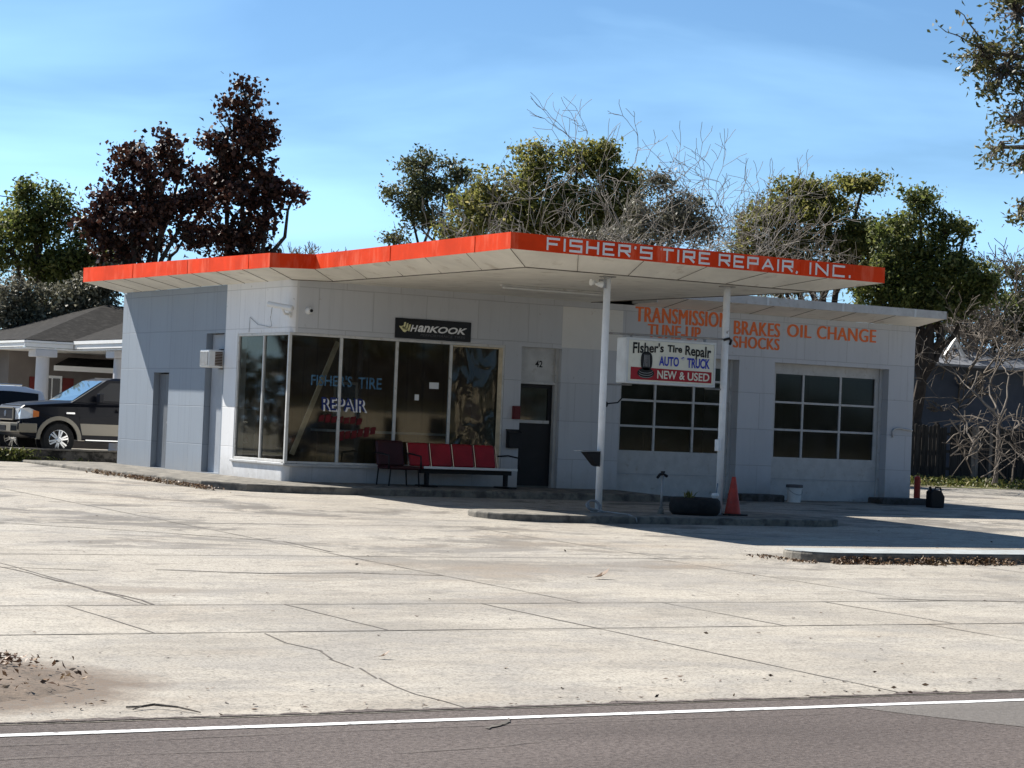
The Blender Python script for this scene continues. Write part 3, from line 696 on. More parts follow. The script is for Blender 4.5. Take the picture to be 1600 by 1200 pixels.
# grey side doors in the left wall
d = MB(); d.box(.14, .19, 6.15, 6.95, .03, 2.10); do = d.build('door', M['door_grey'], S); tag(do, 'narrow dark grey side door')
q = MB(); q.lathe((.12, 6.28, 1.02), [(.0, -.05), (.032, -.04), (.032, -.01), (.012, 0), (.012, .03)], 10, 'x'); q.build('handle', M['grey_metal'], do)
q = MB(); q.box(.11, .14, 6.17, 6.27, 1.72, 1.84); q.build('lock_box', M['black'], do)
d = MB(); d.box(.15, .20, 3.22, 4.10, .02, 2.2); d.box(.15, .20, 3.22, 4.10, 2.63, 2.94); d.box(.15, .2, 3.76, 4.10, 2.2, 2.63)
do = d.build('door', M['door_pale'], S); tag(do, 'pale grey side door beneath the air conditioner')

# painted wall lettering
for t_, u0, u1, v0, v1 in (('TRANSMISSION', 8.18, 10.64, 3.62, 3.95), ('TUNE-UP', 8.52, 9.90, 3.30, 3.59), ('BRAKES', 10.82, 12.08, 3.49, 3.80), ('SHOCKS', 10.81, 12.08, 3.20, 3.46), ('OIL', 12.30, 12.97, 3.52, 3.81), ('CHANGE', 13.15, 14.86, 3.52, 3.82)):
    lt = MB()      # three passes of the brush make the letters heavy
    for k_, du in enumerate((-.016, 0, .016)):
        put_text(lt, t_, u0, u1, v0, v1, (lambda d_, y_: (lambda u, v: (u+d_, y_, v)))(du, -.004-.0006*k_), 0., 0, None, 1.06)
    tag(lt.build('lettering', M['ltr_orange'], S, fix=False), 'orange painted wall lettering')
cd = MB(); cd.tube([(15.45, -.03, 1.36), (15.45, -.03, 1.50), (15.5, -.03, 1.56), (15.62, -.03, 1.58), (16.04, -.03, 1.54)], .022, 6)
cd.build('conduit', M['trim'], S, smooth=True)

# roof, fascia and soffit of the office and its canopy
OUT = [(-.87, 9.35, 4.50, 4.17), (-.87, -.80, 4.39, 4.11), (.0, -1.0, 4.42, 4.13), (.03, -8.3, 4.47, 4.19), (8.07, -8.3, 4.445, 4.16), (8.07, -.02, 4.45, 4.17), (8.07, 9.35, 4.5, 4.17)]
INN = [(.0, 9.0, TOP), (.0, .0, TOP), (.64, -.53, 3.955), (.70, -7.70, 3.955), (7.03, -7.62, 3.955), (7.03, .0, TOP)]
rf = MB(); rf.poly([(x, y, t-.004) for x, y, t, b2 in OUT]); rfo = rf.build('roof', M['roofing'], S, fix=False)
fa = MB()
for p, q in zip(OUT[:-1], OUT[1:]):
    # fascia boards with real thickness
    d = Vector((q[0]-p[0], q[1]-p[1], 0)).normalized(); nrm = Vector((d.y, -d.x, 0))*-.03
    A_, B_ = Vector(p[:2]+(0,)), Vector(q[:2]+(0,))
    fa.add([(A_.x, A_.y, p[3]), (B_.x, B_.y, q[3]), (B_.x, B_.y, q[2]), (A_.x, A_.y, p[2]),
            (A_.x+nrm.x, A_.y+nrm.y, p[3]), (B_.x+nrm.x, B_.y+nrm.y, q[3]), (B_.x+nrm.x, B_.y+nrm.y, q[2]), (A_.x+nrm.x, A_.y+nrm.y, p[2])],
           [(0, 1, 2, 3), (4, 5, 6, 7), (0, 1, 5, 4), (2, 3, 7, 6)])
fao = fa.build('fascia', M['orange'], S); tag(fao, 'orange painted fascia round the flat roof')
# sheet joints and a metal drip edge on the fascia
for p, q in zip(OUT[:5], OUT[1:6]):
    A_, B_ = Vector((p[0], p[1], 0)), Vector((q[0], q[1], 0)); ln = (B_-A_).length; n = int(ln/3.05)
    d = (B_-A_).normalized(); nr = Vector((d.y, -d.x, 0))
    for i in range(1, n+1):
        t = i*3.05/ln
        if t > .97: continue
        P = A_.lerp(B_, t); zt = p[2]+(q[2]-p[2])*t; zb = p[3]+(q[3]-p[3])*t
        c_0 = P+nr*.004*(1 if nr.dot(Vector((-1, -1, 0))) > 0 else -1)
        dj = MB(); dj.obox((c_0.x, c_0.y, (zt+zb)/2), d*.02, nr*.004, (0, 0, (zt-zb)/2-.004)); dj.build('sheet_joint', M['orange'], fao)
lt = MB(); F = frontal(-8.306)
F = lambda u, v: (u, -8.306, v-.0034*u)
for wd_, u0, u1 in (("FISHER'S", .73, 2.88), ('TIRE', 3.05, 4.10), ('REPAIR,', 4.29, 6.05), ('INC.', 6.31, 7.26)):
    lt = MB(); put_strokes(lt, wd_, u0, u1, 4.222, 4.437, F, .039); tag(lt.build('lettering', M['ltr_white'], fao, fix=False), 'white square lettering on the canopy fascia')
so_ = MB(); OB = [(x, y, b2+.002) for x, y, t, b2 in OUT]
for i in range(5): so_.quad(OB[i], OB[i+1], INN[i+1], INN[i])
so_.poly([INN[1], INN[2], INN[3], INN[4], INN[5]])
sfo = so_.build('soffit', M['soffit'], S, fix=False)
def seam(a_, b2, r=.010, par=None):
    sm = MB(); sm.tube([Vector(a_)-Vector((0, 0, .004)), Vector(b2)-Vector((0, 0, .004))], r, 4); sm.build('soffit_seam', M['seam'], par or sfo)
for i in range(1, 5): seam(INN[i], INN[i+1], .013)
for i in range(0, 5):
    p, q = Vector(OB[i]), Vector(OB[i+1]); u, v_ = Vector(INN[i]), Vector(INN[i+1])
    if i > 0: seam(p, u, .006)
    n = max(1, int((q-p).length/1.22))
    for m_ in range(1, n): seam(p.lerp(q, m_/n), u.lerp(v_, m_/n), .005)
# garage roof
gr = MB(); gr.box(8.10, 16.12, -.92, 9.3, 4.15, 4.285); gro = gr.build('garage_roof', M['roofing'], S)
gfz = MB(); gfz.box(8.10, 16.13, -.95, -.922, 4.12, 4.30); gfz.box(16.122, 16.15, -.95, 9.3, 4.12, 4.30); gfo = gfz.build('fascia', M['trim'], S); tag(gfo, 'white metal fascia of the garage roof')
q = MB(); q.box(8.072, 8.098, -.95, -.005, 4.0, 4.31); q.build('end_board', M['trim'], S)
for x, wd in ((11.0, .03), (13.1, .03), (15.2, .03)):
    q = MB(); q.box(x-wd, x+wd, -.956, -.952, 4.115, 4.302); q.build('sheet_joint', M['sign_case'], gfo)
q = MB(); q.quad((8.10, -.921, 4.122), (16.12, -.921, 4.122), (16.12, .0, TOP+.002), (8.10, .0, TOP+.002)); sfo2 = q.build('soffit', M['soffit'], S, fix=False)
for i in range(6):
    x = 8.9+i*1.15; seam((x, -.92, 4.12), (x, -.01, TOP), .005, sfo2)
vp = MB(); vp.tube([(2.72, 6.5, 4.46), (2.76, 6.49, 5.05)], .03, 8); vp.tube([(2.70, 6.5, 4.85), (2.92, 6.42, 4.62)], .012, 5); vp.build('vent_pipe', M['bark_dark'], S)
# canopy posts
for i, (x, lab) in enumerate(((2.70, 'white canopy post nearer the door'), (5.31, 'chipped white canopy post nearer the garage door'))):
    q = MB(); q.tube([(x, -7.2, -.21), (x, -7.2, 3.955)], .064, 16); po = q.build('canopy_post', M['pole'], S, smooth=False); tag(po, lab)
    for p in po.data.polygons: p.use_smooth = len(p.vertices) == 4
    q = MB(); q.box(x-.11, x+.11, -7.31, -7.09, 3.935, 3.953); q.box(x-.10, x+.10, -7.30, -7.10, -.204, -.19); q.build('base_plate', M['grey_metal'], po)

# ================================================================== THINGS ON AND ROUND THE STATION
# brand board over the window (no brand in the label)
T = thing('shop_sign', 'black tyre brand board with white slanted name and yellow wing, above the window', 'sign', (3.2, -.04, 2.94))
q = MB(); q.box(2.33, 4.09, -.04, -.004, 2.945, 3.352); q.build('sign_board', M['sign_black'], T, bevel=.006)
lt = MB(); F = frontal(-.044)
put_text(lt, 'H', 2.66, 2.84, 3.09, 3.225, F, .03, .3); put_text(lt, 'an', 2.835, 3.12, 3.09, 3.225, F, .03, .3); put_text(lt, 'KOOK', 3.10, 3.99, 3.09, 3.225, F, .03, .3)
lt.build('lettering', M['ltr_white'], T, fix=False)
lt = MB(); put_text(lt, 'PERFORMANCE TIRES', 2.9, 3.95, 3.005, 3.055, F, .0, .2); lt.build('small_lettering', M['logo_grey'], T, fix=False)
lt = MB()
lt.poly([F(u, v) for u, v in ((2.40, 3.19), (2.45, 3.185), (2.49, 3.20), (2.535, 3.165), (2.60, 3.12), (2.585, 3.095), (2.54, 3.065), (2.50, 3.08), (2.46, 3.12))])
for k_ in range(3):
    u = 2.475+.057*k_; v = 3.15-.02*k_
    lt.poly([F(*p) for p in ((u, v), (u+.03, v+.05), (u+.045, v+.12), (u+.085, v+.125), (u+.075, v+.055), (u+.05, v-.02))])
lt.build('wing_mark', M['logo_yellow'], T, fix=False)

# hanging sign between the posts
T = thing('hanging_sign', 'cream and red lit box sign hung between the two white canopy posts', 'sign', (4.0, -7.2, 2.1))
q = MB(); q.box(3.06, 5.02, -7.33, -7.03, 2.09, 2.905); q.build('sign_case', M['sign_case'], T, bevel=.025)
q = MB(); q.box(3.115, 4.97, -7.342, -7.331, 2.135, 2.86); q.build('sign_face', M['sign_face'], T, bevel=.004)
q = MB()
for x0, x1, z0, z1 in ((3.07, 5.01, 2.862, 2.90), (3.07, 5.01, 2.094, 2.133), (3.07, 3.113, 2.135, 2.86), (4.972, 5.01, 2.135, 2.86)): q.box(x0, x1, -7.348, -7.331, z0, z1)
q.build('retainer', M['sign_case'], T)
F1 = frontal(-7.346); F2 = frontal(-7.349); F3 = frontal(-7.352)
q = MB(); q.poly([F1(*p) for p in ((3.17, 2.165), (4.93, 2.165), (4.93, 2.365), (3.17, 2.385))]); q.build('red_band', M['sign_red'], T, fix=False)
def wave(u, v, t, q): return u, v+.035*math.sin(t*6.3*.5+2.2)*(1 if True else 0)-.02*t
lt = MB()
put_text(lt, "FIsher's", 3.20, 3.86, 2.62, 2.83, F2, .025, 0, lambda u, v, t, q: (u, v+.05*t*(1-q)-.0*t))
put_text(lt, 'TIre', 3.94, 4.26, 2.68, 2.81, F2, .03); put_text(lt, 'RepaIr', 4.33, 4.90, 2.60, 2.82, F2, .025, 0, lambda u, v, t, q: (u, v-.05*t*(1-q)+.0*q))
lt.build('name_lettering', M['ltr_black'], T, fix=False)
lt = MB(); put_text(lt, 'AUTO', 3.77, 4.20, 2.43, 2.60, F2, .03); put_text(lt, '*', 4.25, 4.33, 2.53, 2.61, F2, .06); put_text(lt, 'TRUCK', 4.38, 4.88, 2.42, 2.60, F2, .03); lt.build('trade_lettering', M['ltr_blue'], T, fix=False)
lt = MB(); put_text(lt, 'NEW', 3.74, 4.16, 2.20, 2.345, F2, .02); put_text(lt, '&', 4.22, 4.34, 2.20, 2.34, F2, .02); put_text(lt, 'USED', 4.40, 4.88, 2.195, 2.34, F2, .02); lt.build('offer_lettering', M['sign_face'], T, fix=False)
q = MB()   # picture of tyres: one upright on a lying pair
q.poly([F2(3.50+.125*(abs(math.cos(a))**.7)*(1 if math.cos(a) > 0 else -1), 2.50+.165*(abs(math.sin(a))**.7)*(1 if math.sin(a) > 0 else -1)) for a in [2*math.pi*i/28 for i in range(28)]])
q.poly([F2(3.49+.18*math.cos(a), 2.285+.095*math.sin(a)) for a in [2*math.pi*i/28 for i in range(28)]])
q.build('tyre_picture', M['sign_black'], T, fix=False)
q = MB()
for u in (-.06, -.03, 0., .03, .06): q.poly([F3(3.50+u-.006, 2.40), F3(3.50+u+.006, 2.40), F3(3.50+u*.8+.005, 2.61), F3(3.50+u*.8-.005, 2.61)])
for z in (2.33, 2.29, 2.25):
    q.poly([F3(3.49+.15*math.cos(a), z+.05*math.sin(a)) for a in [math.pi+math.pi*i/12 for i in range(13)]]+[F3(3.49+.15*math.cos(a), z+.008+.05*math.sin(a)) for a in [2*math.pi-math.pi*i/12 for i in range(13)]])
q.build('tyre_tread', M['grey_metal'], T, fix=False)
q = MB(); q.tube([(2.77, -7.2, 2.955), (5.25, -7.2, 2.985)], .02, 6); q.tube([(2.77, -7.2, 2.06), (3.3, -7.2, 2.065)], .014, 5); q.tube([(4.9, -7.2, 2.07), (5.25, -7.2, 2.07)], .014, 5)
for x in (3.25, 4.85): q.box(x-.02, x+.02, -7.215, -7.185, 2.90, 2.97)
q.build('hanger_bar', M['grey_metal'], T)
q = MB(); q.tube([(5.22, -7.28, 2.97), (5.33, -7.29, 3.0), (5.40, -7.26, 2.97), (5.42, -7.2, 2.9)], .025, 6); q.build('clamp', M['black'], T)

# window air conditioner
T = thing('air_conditioner', 'boxy white window air conditioner with brown side grille in grey side wall', 'air conditioner', (0, 3.4, 2.2))
q = MB(); q.box(-.30, .30, 3.24, 3.73, 2.225, 2.595); q.build('housing', M['plastic_white'], T, bevel=.03)
q = MB(); q.box(-.312, -.302, 3.29, 3.68, 2.27, 2.55); q.build('front_grille', M['grey_metal'], T)
q = MB()
for z in np.linspace(2.28, 2.54, 9): q.box(-.16, .0, 3.228, 3.239, z-.011, z+.011)
q.build('side_grille', M['brown_vent'], T)

# security cameras
T = thing('security_camera', 'long white bullet security camera on the rounded building corner', 'camera', (.05, .05, 3.4))
q = MB(); q.tube([(-.36, .28, 3.47), (-.10, -.25, 3.385)], .055, 10); q.tube([(-.10, -.25, 3.385), (-.09, -.27, 3.38)], .048, 10); q.build('camera_body', M['plastic_white'], T)
q = MB(); q.tube([(-.20, -.02, 3.39), (-.12, .02, 3.28), (.02, .08, 3.27)], .022, 7); q.lathe((.0, .06, 3.27), [(.05, -.02), (.05, .02)], 10, 'x'); q.build('bracket', M['plastic_white'], T)
q = MB(); q.tube([(-.30, .22, 3.44), (-.20, .5, 3.2), (-.05, .75, 3.06), (-.012, .95, 3.04)], .006, 4); q.tube([(-.012, .9, 3.04), (-.012, 1.5, 3.1), (-.012, 1.9, 3.26), (-.012, 1.92, 2.95)], .006, 4); q.build('cable', M['grey_metal'], T)
T = thing('dome_camera', 'small white camera with black lens on the shaded wall beside the corner', 'camera', (.38, 0, 3.37))
q = MB(); q.lathe((.38, -.0, 3.37), [(.075, -.0), (.07, -.05), (.04, -.10)], 14, 'y'); q.build('camera_body', M['plastic_white'], T)
q = MB(); q.lathe((.40, -.1, 3.37), [(.034, -.0), (.03, -.015)], 12, 'y'); q.build('lens', M['black'], T)

# tube light and floodlight under the canopy
T = thing('tube_light', 'long thin fluorescent batten fixed under the canopy ceiling', 'light', (4.0, -3.3, 3.9))
q = MB(); q.box(2.83, 5.30, -3.36, -3.26, 3.915, 3.952); q.build('batten', M['trim'], T); q = MB(); q.tube([(2.87, -3.31, 3.895), (5.26, -3.31, 3.895)], .019, 8); q.build('tube', M['plastic_white'], T)
T = thing('floodlight', 'twin white floodlight beside the top of the canopy post', 'light', (2.5, -7.2, 3.8))
q = MB(); q.lathe((2.50, -7.24, 3.80), [(.02, -.07), (.045, .0), (.06, .06)], 10, 'x'); q.lathe((2.44, -7.16, 3.83), [(.06, -.06), (.045, 0), (.02, .06)], 10, 'x'); q.build('lamp_head', M['plastic_white'], T)
q = MB(); q.box(2.56, 2.64, -7.26, -7.14, 3.74, 3.90); q.build('junction_box', M['grey_metal'], T)

# wall boxes by the door
T = thing('alarm_box', 'small dark red box on the wall left of the black door', 'box', (5.2, 0, 1.4))
q = MB(); q.box(5.17, 5.34, -.07, -.001, 1.405, 1.68); q.build('case', M['red_box'], T, bevel=.01); q = MB(); q.box(5.19, 5.32, -.078, -.071, 1.43, 1.655); q.build('cover', M['red_box'], T)
T = thing('mailbox', 'black wall mailbox with sloping lid left of the door, below the red box', 'mailbox', (5.2, 0, .8))
q = MB(); q.prism([(5.05, -.001, .80), (5.05, -.15, .80), (5.05, -.15, 1.10), (5.05, -.001, 1.17)], (.30, 0, 0)); q.build('case', M['black'], T, bevel=.008)
q = MB(); q.prism([(5.04, -.001, 1.172), (5.04, -.16, 1.104), (5.04, -.16, 1.12), (5.04, -.001, 1.19)], (.32, 0, 0)); q.build('lid', M['black'], T)

# red waiting bench
T = thing('waiting_bench', 'red upholstered beam bench with pale seat edge against the display window', 'bench', (3.6, -.7, 0))
zb = pz(0, -.75)
q = MB()
q.box(2.62, 4.80, -.92, -.42, .335, .36); q.build('seat', M['red_vinyl'], T, bevel=.02)
q = MB(); q.box(2.62, 4.80, -.945, -.922, .335, .385); q.build('seat_edge', M['plastic_white'], T, bevel=.008)
for i in range(4):
    x0 = 2.52+.515*i
    q = MB(); q.prism([(x0+.02, -.50, .375), (x0+.02, -.40, .375), (x0+.02, -.28, .84), (x0+.02, -.37, .84)], (.475, 0, 0)); q.build('backrest', M['red_vinyl'], T, bevel=.048, seg=5)
for i in range(5):
    x = 2.52+.515*i-.003; q = MB(); q.tube([(x, -.50, .36), (x, -.36, .83)], .016, 6); q.build('back_strut', M['chrome'], T)
q = MB(); q.box(2.66, 4.78, -.74, -.66, .24, .33); q.build('beam', M['black'], T)
for x in (2.82, 4.66):
    q = MB(); q.box(x-.04, x+.04, -.74, -.66, zb+.04, .24); q.box(x-.10, x+.10, -1.0, -.4, zb, zb+.035); q.build('leg', M['black'], T, bevel=.006)
q = MB(); q.tube([(4.62, -.42, .62), (4.86, -.45, .64), (4.86, -.9, .60), (4.84, -.92, .36)], .018, 6); q.build('armrest', M['black'], T, smooth=True)

# separate chair
T = thing('waiting_chair', 'dark maroon padded chair on thin legs at the left end of the bench', 'chair', (2.15, -.8, 0))
q = MB(); q.prism([(1.84, -.45, .36), (1.84, -.34, .36), (1.84, -.24, .87), (1.84, -.34, .87)], (.62, 0, 0)); q.build('backrest', M['dark_vinyl'], T, bevel=.05, seg=4)
q = MB(); q.box(1.83, 2.49, -1.02, -.42, .30, .37); q.build('seat', M['dark_vinyl'], T, bevel=.03)
for x in (1.85, 2.47):
    for y in (-.98, -.46):
        q = MB(); q.tube([(x, y, .31), (x-.03 if x < 2 else x+.03, y, zb)], .016, 6); q.build('leg', M['black'], T)
for x in (1.80, 2.52):
    q = MB(); q.tube([(x, -.36, .62), (x, -.5, .62), (x, -.98, .58), (x, -1.0, .31)], .018, 6); q.build('armrest', M['black'], T, smooth=True)

# inside the office
T = thing('timber_brace', 'long pale plank leaning diagonally behind the left display pane', 'plank', (.4, .4, .1))
q = MB(); q.obox(((.38+1.28)/2-.02, .42, 1.66), Vector((.46, 0, 1.145)), Vector((.045, 0, -.018)), (0, .02, 0)); q.build('plank', M['plank'], T)
T = thing('shop_counter', 'wooden service counter inside the office behind the display window', 'counter', (3.6, 3.0, .02))
q = MB(); q.box(2.3, 5.0, 2.7, 3.3, .02, .98); q.build('counter_body', M['panelling'], T); q = MB(); q.box(2.2, 5.1, 2.62, 3.4, .982, 1.03); q.build('counter_top', M['plastic_white'], T)
T = thing('filing_cabinet', 'grey filing cabinet standing by the panelled office wall', 'cabinet', (1.2, 4.8, .02))
q = MB(); q.box(.9, 1.45, 4.6, 5.15, .02, 1.4); q.build('cabinet_body', M['grey_metal'], T, bevel=.01)
for z in (.2, .65, 1.1):
    q = MB(); q.box(1.1, 1.25, 4.57, 4.598, z, z+.03); q.build('handle', M['chrome'], T)
T = thing('wall_poster', 'pale poster on the panelled wall inside the office', 'poster', (3.9, 5.18, 1.5))
q = MB(); q.box(3.6, 4.2, 5.18, 5.198, 1.3, 2.1); q.build('sheet', M['plastic_white'], T); q = MB(); q.box(3.66, 4.14, 5.176, 5.179, 1.7, 2.04); q.build('picture', M['ltr_faded'], T)

# things on the pump island
zi = -.205
T = thing('standpipe', 'thin rusty standpipe with a tap on the pump island', 'standpipe', (3.86, -7.45, zi))
q = MB(); q.tube([(3.86, -7.45, zi), (3.88, -7.45, .49)], .022, 8); q.build('pipe', M['grey_metal'], T, smooth=True)
q = MB(); q.lathe((3.86, -7.45, zi), [(.06, 0), (.055, .08), (.03, .12)], 10); q.build('collar', M['kerb'], T)
q = MB(); q.tube([(3.97, -7.45, .47), (3.88, -7.45, .51), (3.80, -7.47, .50), (3.74, -7.48, .44)], .026, 7); q.box(3.84, 3.91, -7.47, -7.43, .53, .56); q.build('tap', M['black'], T)
T = thing('tyre_planter', 'old black truck tyre lying flat as a planter on the pump island', 'planter', (4.62, -7.42, zi))
q = MB(); c0 = (4.62, -7.42, zi)
prof = [(.28, .05), (.30, .0), (.40, .0), (.45, .05), (.465, .15), (.45, .26), (.40, .31), (.30, .31), (.275, .25), (.27, .10)]
n = 32; vs = []; fs = []
for rr, h in prof:
    for k_ in range(n):
        a = 2*math.pi*k_/n; vs.append((c0[0]+rr*math.cos(a), c0[1]+rr*math.sin(a), c0[2]+h))
for i in range(len(prof)):
    for k_ in range(n): a_, b2 = i*n+k_, i*n+(k_+1) % n; i2 = ((i+1) % len(prof))*n; fs.append((a_, b2, i2+(k_+1) % n, i2+k_))
q.add(vs, fs); q.build('tyre', M['rubber'], T, smooth=True)
q = MB(); q.lathe((c0[0], c0[1], zi), [(.285, .22), (.28, .25), (.1, .27)], 20); q.build('soil', M['soil'], T)
q = MB()
for i in range(26):
    a = rnd.uniform(0, 6.3); b2 = Vector((c0[0]-.14+rnd.uniform(-.05, .05), c0[1]+rnd.uniform(-.08, .08), zi+.26)); t = b2+Vector((math.cos(a)*rnd.uniform(.06, .2), math.sin(a)*.12, rnd.uniform(.06, .2))); s2 = (t-b2).cross(Vector((0, 0, 1))).normalized()*.014
    m_ = b2.lerp(t, .5)+Vector((0, 0, .03)); q.poly([b2, m_+s2, t, m_-s2])
q.build('plant', M['leaf_oak'], T, fix=False)
T = thing('white_cup', 'white cup with a blue straw left on the tyre planter', 'cup', (4.93, -7.6, zi+.31))
q = MB(); q.lathe((4.93, -7.6, zi+.31), [(.05, 0), (.075, .05), (.06, .085), (.02, .095)], 14); q.build('cup', M['plastic_white'], T); q = MB(); q.tube([(4.95, -7.6, zi+.39), (4.975, -7.6, zi+.58)], .010, 6); q.build('straw', M['ltr_faded'], T)
def cone(loc, lab):
    T = thing('traffic_cone', lab, 'cone', loc, None, local=True)
    q = MB(); q.lathe((0, 0, 0), [(.155, .03), (.145, .05), (.04, .68), (.032, .70)], 20); o = q.build('cone', M['cone'], T, smooth=True)
    q = MB(); q.box(-.2, .2, -.2, .2, 0, .03); q.build('base', M['black'], T, bevel=.01)
    return T
c1 = cone((5.53, -7.33, zi), 'dusty orange traffic cone beside the chipped post on the pump island')
T = thing('red_post', 'short slim red bollard post behind the right corner of the garage', 'post', (16.28, .0, -.17))
q = MB(); q.lathe((16.28, .0, -.17), [(.075, 0), (.075, .60), (.06, .64), (.02, .66)], 16); q.build('post', M['red_box_bright'], T)
q = MB(); q.lathe((16.28, .0, -.17), [(.13, -.02), (.12, .03), (.078, .035)], 16); q.build('footing', M['kerb'], T)
T = thing('squeegee_tray', 'black wedge shaped bracket tray on the side of the white post', 'bracket', (2.5, -7.2, .8))
q = MB(); q.prism([(2.635, -7.30, .86), (2.635, -7.30, .60), (2.58, -7.30, .62), (2.35, -7.30, .85)], (0, .2, 0)); q.build('wedge', M['black'], T); q = MB(); q.box(2.22, 2.635, -7.31, -7.09, .862, .875); q.build('shelf', M['grey_metal'], T)
T = thing('meter_box', 'small pale electrical box on the chipped post', 'box', (5.23, -7.25, .9))
q = MB(); q.box(5.20, 5.26, -7.27, -7.15, .95, 1.16); q.build('case', M['pole'], T, bevel=.005)
T = thing('hook_arm', 'short black hose hook sticking out of the white post under the sign', 'hook', (2.77, -7.2, 1.75))
q = MB(); q.tube([(2.765, -7.2, 1.70), (2.85, -7.2, 1.72), (3.02, -7.2, 1.74), (3.10, -7.2, 1.82)], .013, 6); q.lathe((2.765, -7.2, 1.70), [(.05, 0), (.05, .02)], 10, 'x'); q.build('arm', M['black'], T)
T = thing('garden_hose', 'grey hose looped at the foot of the white post', 'hose', (2.55, -7.3, zi))
q = MB(); P = []
for i in range(40):
    a = i*.42; P.append((2.52+.13*math.cos(a)*(1+.2*math.sin(i*.3)), -7.32+.05*math.sin(a), zi+.11+.09*math.sin(a)+.002*i*.3))
P += [(2.63, -7.5, zi+.03), (2.60, -8.3, zi+.02), (2.58, -8.57, zi-.03), (2.58, -8.6, -.3)]
q.tube(P, .014, 6); q.build('hose', M['grey_metal'], T, smooth=True)

# bucket, fuel can
T = thing('bucket', 'white plastic bucket with a dark lid in front of the right garage door', 'bucket', (12.2, -.6, gz(-.6)))
zg = gz(-.6)
q = MB(); q.lathe((12.2, -.6, zg), [(.145, .0), (.165, .30), (.18, .305), (.18, .325)], 20); q.build('pail', M['plastic_white'], T, smooth=False)
q = MB(); q.lathe((12.2, -.6, zg+.326), [(.19, 0), (.19, .06), (.17, .07)], 20); q.build('lid', M['logo_grey'], T)
q = MB(); q.tube([(12.2+.175*math.cos(a), -.6-.02-.15*abs(math.sin(a)), zg+.29-.12*math.sin(a)) for a in [math.pi*i/10 for i in range(11)]], .006, 5); q.build('handle', M['grey_metal'], T)
T = thing('fuel_can', 'black fuel can with a handle on the ground beyond the garage corner', 'can', (15.5, -1.5, gz(-1.5)))
zg = gz(-1.5)
q = MB(); q.prism([(15.32, -1.6, zg), (15.70, -1.6, zg), (15.72, -1.6, zg+.25), (15.62, -1.6, zg+.38), (15.40, -1.6, zg+.42), (15.32, -1.6, zg+.36)], (0, .2, 0)); q.build('can_body', M['black'], T, bevel=.02)
q = MB(); q.tube([(15.48, -1.5, zg+.38), (15.52, -1.5, zg+.46), (15.66, -1.5, zg+.45), (15.71, -1.5, zg+.3), (15.70, -1.5, zg+.15)], .02, 6); q.build('handle', M['black'], T, smooth=True)
q = MB(); q.tube([(15.38, -1.5, zg+.40), (15.35, -1.5, zg+.47)], .03, 8); q.build('spout', M['black'], T)
# twig on the slab by the road
T = thing('fallen_twig', 'thin dry twig lying on the slab by the road edge', 'twig', (-13.6, -27.0, gz(-27)))
q = MB(); zz = gz(-27)+.012
q.tube([(-13.80, -26.93, zz), (-13.72, -27.0, zz+.01), (-13.62, -26.96, zz+.015), (-13.50, -27.08, zz+.01), (-13.42, -27.25, zz-.004)], [.006, .008, .009, .007, .004], 5); q.tube([(-13.72, -27.0, zz+.01), (-13.80, -27.05, zz)], .005, 4); q.build('stem', M['bark'], T)

# ------------------------------------------------------------------ leaves (numpy builder)
rng = np.random.default_rng(11)
def leaf_obj(name, centers, sizes, mat, parent=None, seed=0, flat=0., aspect=.5, up=None):
    """many small folded leaf faces; flat>0 lays them down"""
    n = len(centers); rg = np.random.default_rng(seed)
    a = rg.normal(size=(n, 3)); 
    if flat: a[:, 2] *= (1-flat)
    if up: a[:, 2] += up
    a /= np.linalg.norm(a, axis=1)[:, None]+1e-9
    b = rg.normal(size=(n, 3))
    if flat: b[:, 2] *= (1-flat)
    b -= a*(a*b).sum(1)[:, None]; b /= np.linalg.norm(b, axis=1)[:, None]+1e-9
    c = np.cross(a, b); s = np.asarray(sizes)[:, None]
    p0 = centers-a*s*.5; p2 = centers+a*s*.5
    p1 = centers+b*s*aspect*.5+c*s*.12; p3 = centers-b*s*aspect*.5+c*s*.12
    V = np.stack([p0, p1, p2, p3], 1).reshape(-1, 3)
    if parent is not None: 
        V = V-np.array(ORG.get(parent.name, (0, 0, 0)))
    me = bpy.data.meshes.new(name); me.vertices.add(4*n); me.vertices.foreach_set('co', V.astype(np.float32).ravel())
    me.loops.add(4*n); me.loops.foreach_set('vertex_index', np.arange(4*n, dtype=np.int32))
    me.polygons.add(n); me.polygons.foreach_set('loop_start', np.arange(0, 4*n, 4, dtype=np.int32))
    me.update(calc_edges=True); me.validate(); me.materials.append(mat)
    o = bpy.data.objects.new(name, me); COL.objects.link(o)
    if parent is not None: o.parent = parent
    return o
def litter(name, pts, smin, smax, mat, label=None, cat=None, zoff=.012, seed=1, flat=.8):
    C = np.array([(x, y, z+zoff) for x, y, z in pts]); s = np.random.default_rng(seed).uniform(smin, smax, len(C))
    return leaf_obj(name, C, s, mat, None, seed, flat, .45)
